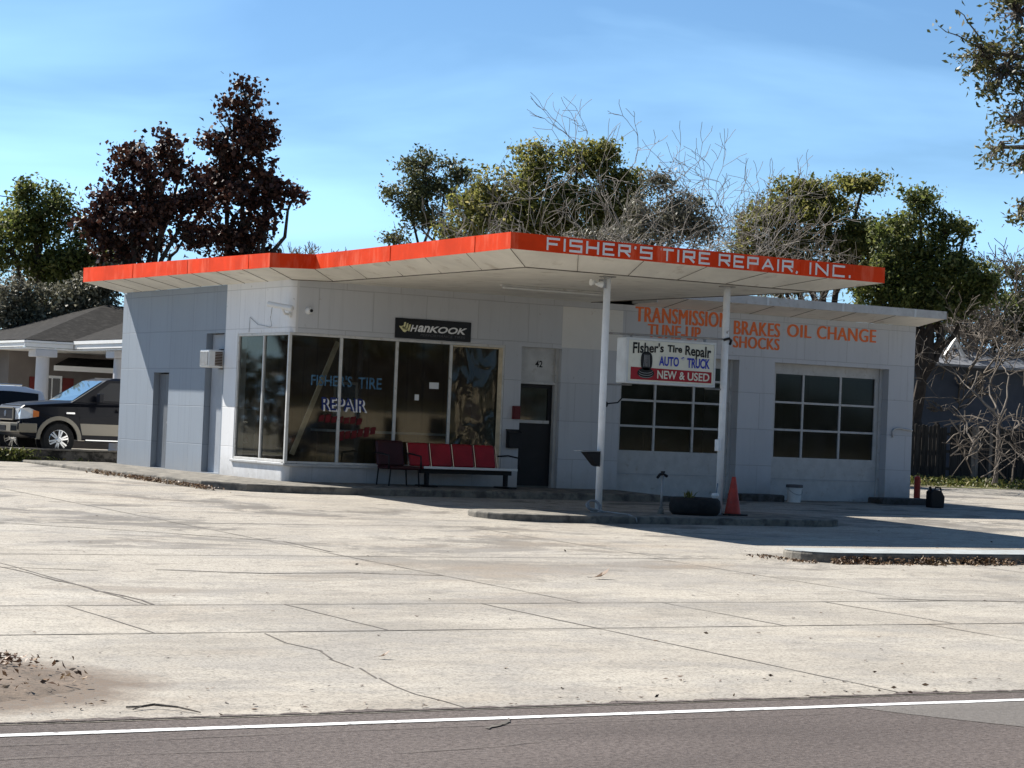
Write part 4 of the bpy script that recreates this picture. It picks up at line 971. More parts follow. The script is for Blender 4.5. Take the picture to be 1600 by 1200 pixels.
# scattered leaves over the slab
pts = []
for i in range(420):
    y = -27.3+rnd.random()**1.3*22; x = rnd.uniform(-24, 14)
    if y > -9 and x > -1: continue
    pts.append((x, y, gz(y)))
for i in range(150):
    y = -27.35+rnd.random()**2*1.2; x = rnd.uniform(-17, -4); pts.append((x, y, gz(y)))
tag(litter('scattered_leaves', pts, .02, .062, M['leaf_litter2'], zoff=.010, flat=.93), kind='stuff')
pts = []
for i in range(2600):   # along the foot of the kerb island
    x = .8+abs(rnd.gauss(0, 1))*2.2+rnd.choice((0, .6)); y = -15.97-abs(rnd.gauss(0, .12)); 
    if math.sin(x*2.1)+math.sin(x*5.3+1) < -.2 and rnd.random() < .75: continue
    pts.append((x, y, gz(y)+rnd.random()*max(0, .10-abs(y+15.97)*.5)))
for i in range(160): 
    y = rnd.uniform(-16.1, -14.9); pts.append((.55-abs(rnd.gauss(0, .2)), y, gz(y)+.01))
for i in range(1100):   # along the pavement kerb on the left
    y = rnd.choice((-.6, .4, 1.5, 2.6, 4.4))+rnd.gauss(0, .45); x = -2.0-abs(rnd.gauss(0, .07)); pts.append((x, y, gz(y)+rnd.random()*.07))
tag(litter('kerb_leaves', pts, .025, .085, M['leaf_litter'], zoff=.012, flat=.4, seed=4), kind='stuff')
pts = []
for i in range(1500):   # heap on the sandy wash
    a = rnd.uniform(0, 6.3); rr = abs(rnd.gauss(0, .23)); x = -14.28+rr*math.cos(a)*1.2; y = -24.75+rr*math.sin(a)*.6; pts.append((x, y, gz(y)+.05+max(0, .16-rr*.35)*rnd.random()))
for i in range(420):
    a = rnd.uniform(0, 6.3); rr = rnd.random()**.5; x = -14.9+1.35*rr*math.cos(a); y = -25.5+1.1*rr*math.sin(a); pts.append((x, y, gz(y)+.07))
tag(litter('leaf_pile', pts, .02, .075, M['leaf_litter'], zoff=.004, flat=.55, seed=6), kind='stuff')
# two curled dry leaves that stand out
for lab, x, y, s in (('large curled dry leaf alone on the slab left of the kerb island', -4.48, -18.28, .22), ('small curled brown leaf on the slab near the road', -10.82, -24.83, .10)):
    T = thing('dry_leaf', lab, 'leaf', (x, y, gz(y)))
    q = MB(); z = gz(y)+.02
    pr = [(x-s*.6, y, z), (x-s*.2, y-s*.25, z+s*.12), (x+s*.2, y-s*.2, z+s*.25), (x+s*.6, y+s*.1, z+s*.5), (x+s*.25, y+s*.25, z+s*.28), (x-s*.2, y+s*.2, z+s*.05)]
    q.add(pr+[(x, y, z+s*.05)], [(0, 1, 6), (1, 2, 6), (2, 3, 6), (3, 4, 6), (4, 5, 6), (5, 0, 6)]); q.build('blade', M['leaf_litter'], T, fix=False)
    q = MB(); q.tube([(x-s*.6, y, z), (x-s*.9, y-s*.05, z+s*.02)], s*.015, 4); q.build('stalk', M['bark'], T)

# ================================================================== VEHICLES (local: front at x=0, facing -x, near side y<0)
def arch(cx, cz, r, n=12, a0=math.pi, a1=0):
    return [(cx+r*math.cos(a0+(a1-a0)*i/n), cz+r*math.sin(a0+(a1-a0)*i/n)) for i in range(n+1)]
def loft(mb, rings):
    n = len(rings[0]); vs = [p for r_ in rings for p in r_]; fs = []
    for i in range(len(rings)-1):
        for k_ in range(n): a_, b2 = i*n+k_, i*n+(k_+1) % n; fs.append((a_, b2, b2+n, a_+n))
    fs += [tuple(range(n)), tuple((len(rings)-1)*n+k_ for k_ in range(n))]
    return mb.add(vs, fs)
def wheel(T, cx, y, r, rim, side):
    q = MB(); q.lathe((cx, y, r), [(r*.62, -.11), (r*.93, -.11), (r, -.07), (r, .07), (r*.93, .11), (r*.62, .11)], 32, 'y'); w = q.build('wheel', M['rubber'], T, smooth=False)
    q = MB(); yo = y+side*.105
    q.lathe((cx, yo, r), [(rim, 0), (rim*.9, side*.008), (rim*.9, 0)], 32, 'y')
    for i in range(6):
        a = 2*math.pi*i/6+.3
        for da in (-.15, .15):
            d = Vector((math.cos(a+da), 0, math.sin(a+da))); d0 = Vector((math.cos(a+da*1.8), 0, math.sin(a+da*1.8)))
            t = Vector((-d.z, 0, d.x))*rim*.075
            p0 = Vector((cx, yo+side*.012, r))+d0*rim*.2; p1 = Vector((cx, yo+side*.008, r))+d*rim*.93
            q.add([p0-t, p0+t, p1+t, p1-t, p0-t+Vector((0, -side*.03, 0)), p0+t+Vector((0, -side*.03, 0)), p1+t+Vector((0, -side*.03, 0)), p1-t+Vector((0, -side*.03, 0))], [(0, 1, 2, 3), (0, 1, 5, 4), (2, 3, 7, 6), (1, 2, 6, 5), (3, 0, 4, 7)])
    q.lathe((cx, yo, r), [(rim*.26, -side*.02), (rim*.26, side*.015), (rim*.2, side*.022)], 16, 'y')
    q.build('rim', M['chrome'], w, fix=True)
    q = MB(); q.lathe((cx, yo-side*.03, r), [(rim*.96, 0), (rim*.96, side*.002)], 24, 'y'); q.build('brake_disc', M['black'], w)

T = thing('pickup_truck', 'black pickup truck with tan lower body parked beyond the low wall, facing left', 'truck', (-1.66, 12.02, .10), local=True)
hw = .98
prof = [(.05, .50), (.0, .62), (.0, .78), (.06, .80), (.05, 1.10), (.16, 1.19), (1.35, 1.30), (5.62, 1.33), (5.66, .62), (5.5, .55)] + [(x, z) for x, z in arch(4.45, .40, .47, 12, 0, math.pi)] + [(x, z) for x, z in arch(.98, .40, .47, 12, 0, math.pi)]
q = MB(); q.prism([(x, -hw, z) for x, z in prof], (0, 2*hw, 0))
# pull the bonnet and nose in towards the top
for i, (x, y, z) in enumerate(q.v):
    f = 1.
    if z > 1.05: f *= .93
    if x < .3: f *= .95-.12*(.3-x)
    q.v[i] = (x, y*f, z)
q.build('body', M['car_black'], T, bevel=.035, seg=3)
q = MB()   # bonnet crown
loft(q, [[(.12, -.78, 1.17), (.12, .78, 1.17), (.14, .5, 1.205), (.14, -.5, 1.205)], [(.5, -.84, 1.215), (.5, .84, 1.215), (.5, .6, 1.27), (.5, -.6, 1.27)], [(1.38, -.88, 1.295), (1.38, .88, 1.295), (1.38, .65, 1.345), (1.38, -.65, 1.345)]])
q.build('bonnet', M['car_black'], T, bevel=.02)
q = MB()   # cab
def ring(x0, x1, h, z): return [(x0, -h, z), (x1, -h, z), (x1, h, z), (x0, h, z)]
loft(q, [ring(1.28, 3.95, .90, 1.29), ring(1.62, 3.90, .86, 1.50), ring(2.20, 3.78, .74, 1.86), ring(2.42, 3.65, .66, 1.915)])
q.build('cab', M['car_black'], T, bevel=.03, seg=3)
q = MB(); q.poly([(1.36, -.82, 1.335), (1.36, .82, 1.335), (1.60, .78, 1.50), (2.14, .67, 1.835), (2.14, -.67, 1.835), (1.60, -.78, 1.50)])
for i, p in enumerate(q.v): q.v[i] = (p[0]-.02, p[1], p[2]+.008)
q.build('windscreen', M['windscreen'], T, fix=False)
for s in (-1, 1):
    q = MB(); q.poly([(1.80, s*.885, 1.36), (2.62, s*.89, 1.36), (2.62, s*.775, 1.80), (2.28, s*.775, 1.80), (1.98, s*.835, 1.58)]); q.poly([(2.72, s*.89, 1.36), (3.75, s*.89, 1.36), (3.68, s*.775, 1.80), (2.72, s*.775, 1.80)])
    for i, p in enumerate(q.v): q.v[i] = (p[0], p[1]+s*.012, p[2])
    q.build('side_window', M['car_glass'], T, fix=False)
    q = MB(); q.poly([(1.56, s*(hw+.004), .53), (3.88, s*(hw+.004), .53), (3.88, s*(hw+.004), .80), (1.50, s*(hw+.004), .80)]); q.build('rocker_panel', M['car_tan'], T, fix=False)
    for cx in (.98, 4.45):
        q = MB(); o1 = arch(cx, .40, .56, 16, 0, math.pi); i1 = arch(cx, .40, .465, 16, 0, math.pi)
        yy = s*(hw+.02)
        vs = [(x, yy, z) for x, z in o1]+[(x, yy, z) for x, z in i1]+[(x, s*(hw-.05), z) for x, z in o1]+[(x, s*(hw-.05), z) for x, z in i1]
        n = 17; fs = []
        for i in range(16): fs += [(i, i+1, n+i+1, n+i), (i, i+1, 2*n+i+1, 2*n+i), (n+i, n+i+1, 3*n+i+1, 3*n+i)]
        q.add(vs, fs); q.build('wheel_arch', M['car_tan'], T)
        q = MB(); q.lathe((cx, s*(hw-.30), .40), [(.46, -.02), (.46, .02)], 24, 'y'); q.build('wheel_well', M['black'], T)
    q = MB(); q.prism([(.02, s*.60, .84), (.02, s*.88, .86), (.20, s*.945, .88), (.40, s*.965, .92), (.40, s*.965, 1.06), (.22, s*.94, 1.13), (.05, s*.86, 1.12), (.02, s*.60, 1.10)], (.02, s*.015, 0)); hl = q.build('headlight', M['lamp_clear'], T, bevel=.01)
    q = MB(); q.prism([(.33, s*.968, .91), (.47, s*.985, .93), (.47, s*.985, 1.05), (.33, s*.968, 1.08)], (0, s*.008, 0)); q.build('indicator', M['lamp_amber'], hl)
    q = MB(); q.obox((1.93, s*1.09, 1.42), (.06, 0, 0), (0, .10, 0), (0, 0, .11)); q.tube([(1.95, s*.9, 1.37), (1.95, s*1.03, 1.38)], .03, 6); mi = q.build('wing_mirror', M['car_black'], T, bevel=.03)
    q = MB(); q.obox((1.93, s*1.09, 1.515), (.05, 0, 0), (0, .09, 0), (0, 0, .012)); q.build('mirror_cap', M['chrome'], mi)
    q = MB(); q.tube([(1.62, s*1.03, .40), (3.85, s*1.03, .40)], .035, 8); q.build('running_board', M['chrome'], T)
    q = MB(); q.box(1.48, 1.483, s*hw-.003, s*hw+.003, .55, 1.27); q.box(2.66, 2.663, s*hw-.003, s*hw+.003, .55, 1.27); q.build('door_gap', M['black'], T)
    q = MB(); q.box(1.15, 1.36, s*(hw*.995)-.004, s*(hw*.995)+.006, 1.02, 1.06); q.build('badge', M['chrome'], T)
    q = MB(); q.box(2.40, 2.58, s*(hw-.03)-.03, s*(hw-.03)+.03, 1.13, 1.165); q.build('door_handle', M['car_black'], T)
    wheel(T, .98, s*(hw-.10), .395, .255, s); wheel(T, 4.45, s*(hw-.10), .395, .255, s)
q = MB(); q.box(-.015, .05, -.58, .58, .84, 1.12); gr_ = q.build('grille', M['black'], T, bevel=.015)
q = MB()
for z in (.84, 1.115): q.box(-.03, .0, -.58, .58, z-.015, z+.015)
for y in (-.57, .57): q.box(-.03, .0, y-.015, y+.015, .84, 1.115)
q.build('grille_frame', M['car_tan'], gr_); q = MB(); q.lathe((-.02, 0, .98), [(.0, -.01), (.075, -.004), (.075, .01)], 20, 'x'); q.build('emblem', M['chrome'], gr_)
q = MB(); q.prism([(-.09, -.62, .54), (-.09, .62, .54), (.02, .90, .54), (.44, .985, .56), (.44, .985, .78), (.02, .90, .77), (-.09, .62, .76)][:3]+[(.44, .985, .54), (.44, -.985, .54), (.02, -.90, .54)], (0, 0, .23)); q.build('bumper', M['car_tan'], T, bevel=.02)
q = MB(); q.box(-.10, -.085, -.30, .30, .58, .70); q.box(-.07, -.03, .62, .78, .58, .70); q.obox((-.045, -.70, .64), (.012, .045, 0), (-.04, .09, 0), (0, 0, .06)); q.build('bumper_opening', M['black'], T)

T = thing('suv', 'pale blue white sport utility car with dark windows parked behind the black truck', 'car', (-4.25, 15.4, .12), local=True)
hw = .92
prof = [(.1, .40), (.0, .55), (.04, .80), (.2, .92), (1.15, 1.06), (4.4, 1.12), (4.55, .9), (4.6, .5), (4.45, .40)] + arch(3.6, .36, .43, 12, 0, math.pi) + arch(.95, .36, .43, 12, 0, math.pi)
q = MB(); q.prism([(x, -hw, z) for x, z in prof], (0, 2*hw, 0)); q.build('body', M['car_white'], T, bevel=.05, seg=3)
q = MB(); loft(q, [ring(1.05, 4.52, .88, 1.05), ring(1.9, 4.42, .74, 1.52), ring(2.25, 4.0, .66, 1.63), ring(2.6, 3.6, .56, 1.655)]); q.build('cabin', M['car_white'], T, bevel=.03, seg=3)
for s in (-1, 1):
    q = MB(); q.poly([(1.75, s*.865, 1.13), (4.25, s*.865, 1.13), (4.28, s*.76, 1.47), (3.6, s*.745, 1.51), (2.2, s*.745, 1.51), (1.95, s*.765, 1.46)])
    for i, p in enumerate(q.v): q.v[i] = (p[0], p[1]+s*.014, p[2])
    q.build('side_window', M['car_glass'], T, fix=False)
    q = MB(); q.tube([(2.2, s*.6, 1.68), (3.9, s*.6, 1.67)], .022, 6); q.build('roof_rail', M['chrome'], T)
    q = MB(); q.poly([(3.9, s*(hw+.003), .96), (4.5, s*(hw*.97+.003), .96), (4.52, s*(hw*.97+.003), 1.06), (3.95, s*(hw+.003), 1.06)]); q.build('tail_light', M['ltr_red'], T, fix=False)
    wheel(T, .95, s*(hw-.1), .35, .23, s); wheel(T, 3.6, s*(hw-.1), .35, .23, s)
q = MB(); q.poly([(1.16, -.78, 1.10), (1.16, .78, 1.10), (1.84, .68, 1.49), (1.84, -.68, 1.49)]); 
for i, p in enumerate(q.v): q.v[i] = (p[0]-.03, p[1], p[2]+.015)
q.build('windscreen', M['windscreen'], T, fix=False)

# ================================================================== HOUSE BEHIND THE CARS
p1 = at(39, 531, 60); x1, y1 = p1.x, p1.y
Hs = thing('neighbour_house', 'low brown house with dark hipped shingle roof, white eaves and round columns', 'house', (x1, y1, .2))
def hip(mb, xa, xb, ya, yb, z0, rise):
    h = (yb-ya)/2
    v = [(xa, ya, z0), (xb, ya, z0), (xb, yb, z0), (xa, yb, z0), (xa+h, ya+h, z0+rise), (xb-h, ya+h, z0+rise)]
    return mb.add(v, [(0, 1, 5, 4), (1, 2, 5), (2, 3, 4, 5), (3, 0, 4), (3, 2, 1, 0)])
ze = p1.z
q = MB(); hip(q, x1-.02, x1+13, y1-.02, y1+7, ze+.02, 1.2); q.build('roof', M['shingle'], Hs)
q = MB(); xa = x1+1.35
q.add([(xa-.02, y1-5, ze+.05), (xa-.02, y1+1.2, ze+.05), (xa+3, y1+3.2, ze+.95), (xa+3, y1-5, ze+.95), (xa+6, y1-5, ze+.05), (xa+6, y1+1.2, ze+.05)], [(0, 1, 2, 3), (3, 2, 5, 4), (0, 3, 4)])
tag(q.build('roof', M['shingle'], Hs), 'lower porch roof')
def fascia2(mb, a_, b2, z0, z1, th=.03):
    a_, b2 = Vector((*a_, 0)), Vector((*b2, 0)); d = (b2-a_).normalized(); n_ = Vector((d.y, -d.x, 0))*th/2; c_ = (a_+b2)/2
    mb.obox((c_.x, c_.y, (z0+z1)/2), (b2-a_)/2, n_, (0, 0, (z1-z0)/2))
q = MB()
fascia2(q, (x1, y1), (x1, y1+7), ze-.06, ze+.0); fascia2(q, (x1+.03, y1+.03), (x1+.03, y1+7), ze-.17, ze-.065)
fascia2(q, (x1, y1), (xa, y1), ze-.06, ze); fascia2(q, (x1, y1+.03), (xa, y1+.03), ze-.17, ze-.065)
fascia2(q, (xa, y1-5), (xa, y1), ze-.05, ze+.04); fascia2(q, (xa+.03, y1-5), (xa+.03, y1), ze-.17, ze-.055)
q.build('eave', M['house_trim'], Hs)
q = MB(); q.box(x1+.05, x1+12, y1+.05, y1+2.95, ze-.22, ze-.18); q.box(xa+.06, xa+5.9, y1-4.9, y1+.04, ze-.22, ze-.18); q.build('porch_ceiling', M['house_trim'], Hs)
q = MB(); q.box(x1+.6, x1+12.5, y1+3, y1+3.2, .15, ze-.19); q.box(x1+.6, x1+.8, y1+3.2, y1+6.6, .15, ze-.02); q.build('wall', M['house_wall'], Hs)
for cx, cy in ((x1+.62, y1+.32), (xa+.42, y1-2.35)):
    q = MB(); q.lathe((cx, cy, .2), [(.24, 0), (.21, .06), (.185, 1.0), (.175, ze-.62)], 20); co = q.build('column', M['house_col'], Hs, smooth=False)
    q = MB(); q.box(cx-.3, cx+.3, cy-.3, cy+.3, ze-.42, ze-.222); q.build('capital', M['house_col'], co, bevel=.02)
for sx in (1.2, 2.15, 4.2):
    q = MB(); q.box(x1+sx, x1+sx+.32, y1+2.96, y1+2.995, 1.1, 2.1); q.build('shutter', M['shutter'], Hs)
for sx in (1.55, 3.1):
    q = MB(); q.box(x1+sx, x1+sx+.58, y1+2.95, y1+2.995, 1.05, 2.15); wn = q.build('window', M['house_trim'], Hs)
    q = MB(); q.box(x1+sx+.06, x1+sx+.27, y1+2.94, y1+2.949, 1.12, 2.08); q.box(x1+sx+.31, x1+sx+.52, y1+2.94, y1+2.949, 1.12, 2.08); q.build('pane', M['car_glass'], wn)
q = MB(); q.add([(x1+1.5, y1+1.9, 2.42), (x1+6, y1+1.9, 2.42), (x1+6, y1+2.98, 2.68), (x1+2.3, y1+2.98, 2.68)], [(0, 1, 2, 3)]); ho = q.build('window_hood', M['shingle'], Hs, fix=False)
q = MB(); q.box(x1+1.5, x1+6, y1+1.87, y1+1.9, 2.28, 2.42); q.build('hood_eave', M['house_trim'], ho)

# ================================================================== RIGHT: FENCE, SHEDS
fy = 14.2
fn = thing('wooden_fence', 'dark weathered board fence beyond the right corner of the garage', 'fence', (33, fy, .1))
x = 24.5; groups = {'fence': MB(), 'fence_pale': MB()}
while x < 46:
    wd = rnd.uniform(.13, .15); top = 1.85+rnd.uniform(-.05, .06)+(.12 if rnd.random() < .03 else 0)
    if rnd.random() > .035:
        k_ = 'fence_pale' if (x > 34.3 or rnd.random() < .10) else 'fence'
        y = fy+rnd.uniform(-.012, .012); groups[k_].prism([(x, y, .02), (x+wd, y, .02), (x+wd+rnd.uniform(-.01, .01), y, top-.03), (x+wd/2, y, top), (x+rnd.uniform(-.01, .01), y, top-.03)], (0, .02, 0))
    x += wd+rnd.uniform(.004, .02)
groups['fence'].build('board_panel', M['fence'], fn); tag(groups['fence_pale'].build('board_panel', M['fence_pale'], fn), 'paler newer boards')
for px_ in np.arange(24.6, 46, 2.4):
    q = MB(); q.box(px_, px_+.1, fy+.035, fy+.13, .0, 1.95); q.build('post', M['fence'], fn)
q = MB()
for z in (.45, 1.0, 1.55): q.box(24.5, 46, fy+.036, fy+.09, z, z+.09)
q.build('rail', M['fence'], fn)

bb = thing('blue_outbuilding', 'dark blue outbuilding with a grey metal roof behind the fence', 'building', (38, 24, .2))
q = MB(); q.box(30.5, 60, 22, 30, .1, 4.15); q.build('wall', M['blue_wall'], bb)
q = MB(); q.add([(30.0, 21.4, 4.16), (61, 21.4, 4.16), (61, 26, 5.1), (30.0, 26, 5.1), (61, 30.5, 4.16), (30.0, 30.5, 4.16)], [(0, 1, 2, 3), (3, 2, 4, 5)]); q.build('roof', M['metal_roof'], bb, fix=False)
q = MB(); q.box(30, 61, 21.37, 21.40, 4.08, 4.17); q.build('gutter', M['metal_roof'], bb)
q = MB()
gx = 36.6
for s in (-1, 1): q.prism([(gx, 21.5, 4.95), (gx+s*.42, 21.5, 4.40), (gx+s*.52, 21.5, 4.46), (gx, 21.5, 5.13)], (0, .1, 0))
q.build('bargeboard', M['house_trim'], bb)
ws = thing('white_shed', 'small white shed between the garage corner and the dark fence', 'shed', (28.8, 17.5, .2))
q = MB(); q.box(26.6, 30.0, 17.0, 20, .1, 3.3); q.build('wall', M['shed_white'], ws)
q = MB(); q.add([(26.4, 16.8, 3.28), (30.15, 16.8, 3.28), (30.15, 18.5, 3.75), (26.4, 18.5, 3.75), (30.15, 20.2, 3.28), (26.4, 20.2, 3.28)], [(0, 1, 2, 3), (3, 2, 4, 5), (1, 4, 2), (0, 3, 5)]); q.build('roof', M['metal_roof'], ws, fix=False)
q = MB(); q.box(27.4, 28.4, 16.96, 16.995, .15, 2.2); q.build('door', M['door_pale'], ws)
# grass verge in front of the fence
q = MB(); q.add([(17.5, 11.4, gz(11.4)+.012), (24, 10.4, gz(10.4)+.012), (60, 10.8, gz(10.8)+.012), (60, 22, gz(19)+.02), (17.5, 22, gz(19)+.02)], [(0, 1, 2, 3, 4)])
tag(q.build('verge', M['earth'], fix=False), kind='structure')
pts = []
for i in range(9000):
    x = rnd.uniform(18, 48); y = 10.6+rnd.random()**.8*3.5; n = math.sin(x*1.3)+math.sin(x*.47+1)+math.sin(y*2.1+x*.3)
    if n < -.3 and rnd.random() < .8: continue
    pts.append((x, y, gz(y)+rnd.random()**2*.22))
tag(litter('weeds', pts, .08, .2, M['leaf_grass'], zoff=.04, flat=0, seed=9), kind='stuff')
pts = []
for i in range(500):
    x = rnd.gauss(-1.9, .3); pts.append((x, 10.25+rnd.gauss(0, .07), gz(10.3)+rnd.random()**1.5*.28))
for i in range(700): pts.append((rnd.uniform(-12, -.1), 10.3+rnd.gauss(0, .05), gz(10.3)+rnd.random()**2*.1))
tag(litter('wall_weeds', pts, .05, .12, M['leaf_grass'], zoff=.02, flat=0, seed=10), kind='stuff')

# ================================================================== TREES
def lobes3d(lobes, dep, dscale=1.):
    out = []
    for l in lobes:
        px, py, rx, ry = l[:4]; dd = l[4] if len(l) > 4 else 0
        c = at(px, py, dep+dd); m = (dep+dd)/CAM['f']
        out.append((np.array(c), rx*m, max(.5, (rx+ry)/2*m*dscale), ry*m))
    return out
RH = np.array((c_, -s_, 0)); FH = np.array((s_, c_, 0))
def crown_points(lobes, n, clump, rg, shell=.35, drop=0., sub=5, sgm=1., fsub=1.):
    """leaf centres gathered in clumps through the volume of the lobes, with gaps between"""
    out = []
    for c, a, b, h in lobes:      # break every lobe into smaller boughs
        for k_ in range(sub):
            d = rg.normal(size=3); d /= np.linalg.norm(d); r_ = rg.uniform(.45, 1.0); f_ = rg.uniform(.26, .5)*fsub; r_ *= 1-.25*max(0, fsub-1)
            out.append((c+RH*d[0]*a*r_+FH*d[1]*b*r_+np.array((0, 0, 1))*d[2]*h*r_, a*f_*rg.uniform(.8, 1.3), b*f_, h*f_*rg.uniform(.6, 1.)))
    lobes = out
    vol = np.array([l[1]*l[2]*l[3] for l in lobes])**.75; pr = vol/vol.sum()
    nc = max(6, n//clump); li = rg.choice(len(lobes), nc, p=pr)
    d = rg.normal(size=(nc, 3)); d /= np.linalg.norm(d, axis=1)[:, None]
    rad = (shell+(1-shell)*rg.random(nc))**.6*(1+rg.normal(size=nc)*.10)
    C = np.empty((nc, 3)); sg = np.empty((nc, 1))
    for i in range(nc):
        c, a, b, h = lobes[li[i]]; C[i] = c+RH*d[i, 0]*a*rad[i]+FH*d[i, 1]*b*rad[i]+np.array((0, 0, 1))*d[i, 2]*h*rad[i]
        sg[i] = min(.4, .10+.08*rg.random()+.10*min(a, h))*sgm
    P = np.repeat(C, clump, 0)+rg.normal(size=(nc*clump, 3))*np.repeat(sg, clump, 0)*np.array((1, 1, .75))
    return C, P
def wobble(a, b, k, amp, rg):
    a, b = Vector(a), Vector(b); out = []
    for i in range(k+1):
        t = i/k; p = a.lerp(b, t); s = amp*math.sin(math.pi*t)
        out.append(p+Vector(rg.normal(size=3)*s*.5)+Vector((0, 0, amp*.35*math.sin(math.pi*t))))
    return out
def tree(name, label, base, dep, lobes, leaf, n, lsz, bark='bark', tr=.22, clump=26, seed=1, cat='tree', group=None, fork=.45, shell=.35, dscale=.8, ntw=40, bz=.2, asp=.5, sub=5, fsub=1.):
    rg = np.random.default_rng(seed); L3 = lobes3d(lobes, dep, dscale)
    b = at(base, 690, dep); b.z = bz
    T = thing(name, label, cat, tuple(b), group)
    cz = float(np.mean([l[0][2] for l in L3])); cx = np.mean([l[0] for l in L3], axis=0)
    fk = Vector((b.x*.6+cx[0]*.4, b.y*.6+cx[1]*.4, bz+(cz-bz)*fork))
    q = MB(); P = wobble(b, fk, 5, .12, rg); q.tube(P, [tr*(1.25-.55*i/5) for i in range(6)], 8)
    for c, a, d_, h in L3:
        e2 = Vector(c)+Vector((0, 0, -h*.1)); P = wobble(fk, e2, 6, .35, rg); q.tube(P, [tr*.55*(1-.75*i/6) for i in range(7)], 6)
    C, PT = crown_points(L3, n, clump, rg, shell, 0, sub, 1., fsub)
    cen = np.array([l[0] for l in L3])
    for i in rg.choice(len(C), min(ntw, len(C)), replace=False):
        jn = int(np.argmin(((cen-C[i])**2).sum(1))); P = wobble(cen[jn]-np.array((0, 0, L3[jn][3]*.2)), C[i], 4, .18, rg); q.tube(P, [.04, .03, .022, .015, .008], 4)
    q.build('trunk', M[bark], T, fix=False)
    sz = lsz*np.clip(np.exp(rg.normal(size=len(PT))*.38-.12), .35, 1.55); leaf_obj('crown', PT, sz, M[leaf], T, seed+5, 0, asp)
    return T
def bare_tree(name, label, base, dep, top, spread, bark, seed, r0=.16, levels=6, lean=0., cat='tree', bz=.2, first=.28, kids=(2, 3), ang=30, group=None, tip=.006, decay=.74, up=.12, mint=.0, limbs=0, crook=1.):
    rnd2 = random.Random(seed); b = at(base, 690, dep); b.z = bz
    H = at(base, top, dep).z-bz
    T = thing(name, label, cat, tuple(b), group); q = MB(); tw = MB()
    def grow(p, d, ln, r, lv):
        k_ = 4; P = [p]; dd = d.copy()
        for i in range(k_):
            dd = (dd+Vector((rnd2.gauss(0, .13)*crook, rnd2.gauss(0, .13)*crook, rnd2.gauss(0, .08)*crook+up*.4))).normalized(); P.append(P[-1]+dd*ln/k_)
        r2 = max(tip, r*.62); rs = [r+(r2-r)*i/k_ for i in range(k_+1)]
        (q if lv >= levels-1 else tw).tube(P, rs, 6 if lv >= levels-1 else (4 if lv > 1 else 3), cap=False)
        if lv == 0: return
        if lv == levels and limbs:
            for c in range(limbs):
                a_ = 2*math.pi*(c+rnd2.uniform(-.2, .2))/limbs; t_ = R(rnd2.uniform(14, 50)); nd = Vector((math.sin(t_)*math.cos(a_), math.sin(t_)*math.sin(a_), math.cos(t_)))
                grow(P[-1] if c % 2 else P[3], nd, ln*rnd2.uniform(1.2, 1.9), r2*.75, lv-1)
            return
        for c in range(rnd2.randint(*kids)+(1 if lv == levels else 0)):
            ax = dd.orthogonal().normalized(); ax.rotate(Matrix.Rotation(rnd2.uniform(0, 6.28), 3, dd)); nd = dd.copy(); nd.rotate(Matrix.Rotation(R(rnd2.gauss(ang, 9))*spread, 3, ax))
            st = P[-1] if c < 2 else P[rnd2.randint(2, k_)]
            grow(st, nd, ln*decay*rnd2.uniform(.75, 1.15), r2 if c == 0 else max(tip, r2*rnd2.uniform(.6, .9)), lv-1)
    grow(b, Vector((lean, 0, 1)).normalized(), H*first, r0, levels)
    # scale to the wanted height
    zs_ = [v[2] for v in tw.v]; k_ = H/(max(zs_)-bz)
    for m_ in (q, tw): m_.v = [(b.x+(v[0]-b.x)*k_, b.y+(v[1]-b.y)*k_, bz+(v[2]-bz)*k_) for v in m_.v]
    q.build('trunk', M[bark], T, fix=False, smooth=True); tw.build('branches', M[bark], T, fix=False, smooth=True)
    return T

tree('broadleaf_tree', 'rounded green tree at the far left behind the house roof', 70, 72, [(62, 335, 55, 52), (20, 385, 60, 60), (112, 385, 45, 60), (70, 440, 85, 45), (150, 425, 40, 55), (40, 300, 20, 18)], 'leaf_left', 19000, .15, 'bark_dark', .28, seed=3, sub=9, fsub=1.3)
tree('bramble_thicket', 'grey green overgrown thicket just above the dark house roof', 100, 66, [(25, 475, 50, 35), (95, 470, 60, 38), (165, 455, 38, 38), (60, 500, 75, 25), (140, 440, 30, 20)], 'leaf_grey', 16000, .12, 'bark', .12, cat='shrub', seed=5, sub=9, fsub=1.3)
tree('brown_leaf_tree', 'taller dark reddish brown leaved tree pointing up above the left roof', 370, 68, [(388, 160, 40, 34), (355, 205, 40, 40), (405, 225, 36, 50), (345, 260, 42, 40), (425, 285, 42, 34), (462, 300, 24, 14), (378, 310, 58, 50), (415, 345, 38, 40), (345, 360, 55, 38), (390, 395, 60, 30)], 'leaf_brown', 8800, .145, 'bark_dark', .2, clump=8, seed=7, shell=.1, asp=.85, ntw=260, sub=8, fsub=1.05)
tree('brown_leaf_tree', 'shorter dark reddish brown leaved tree left of the tall brown one', 225, 67, [(262, 215, 22, 22), (275, 245, 34, 34), (205, 245, 34, 30), (185, 285, 42, 40), (235, 290, 50, 48), (290, 300, 40, 45), (165, 330, 36, 40), (220, 350, 60, 48), (290, 365, 60, 36), (190, 385, 50, 28)], 'leaf_brown', 8600, .145, 'bark_dark', .2, clump=8, seed=8, shell=.1, asp=.85, ntw=260, sub=8, fsub=1.05)
tree('airy_tree', 'small airy pale leaved tree left of the oak clump above the canopy', 658, 80, [(665, 258, 45, 26), (640, 300, 36, 36), (695, 290, 38, 36), (724, 262, 20, 20), (665, 330, 45, 26), (620, 370, 24, 12), (730, 310, 24, 30)], 'leaf_pale', 9000, .13, 'bark_dark', .17, clump=20, seed=9, shell=.25, sub=7, fsub=1.1)
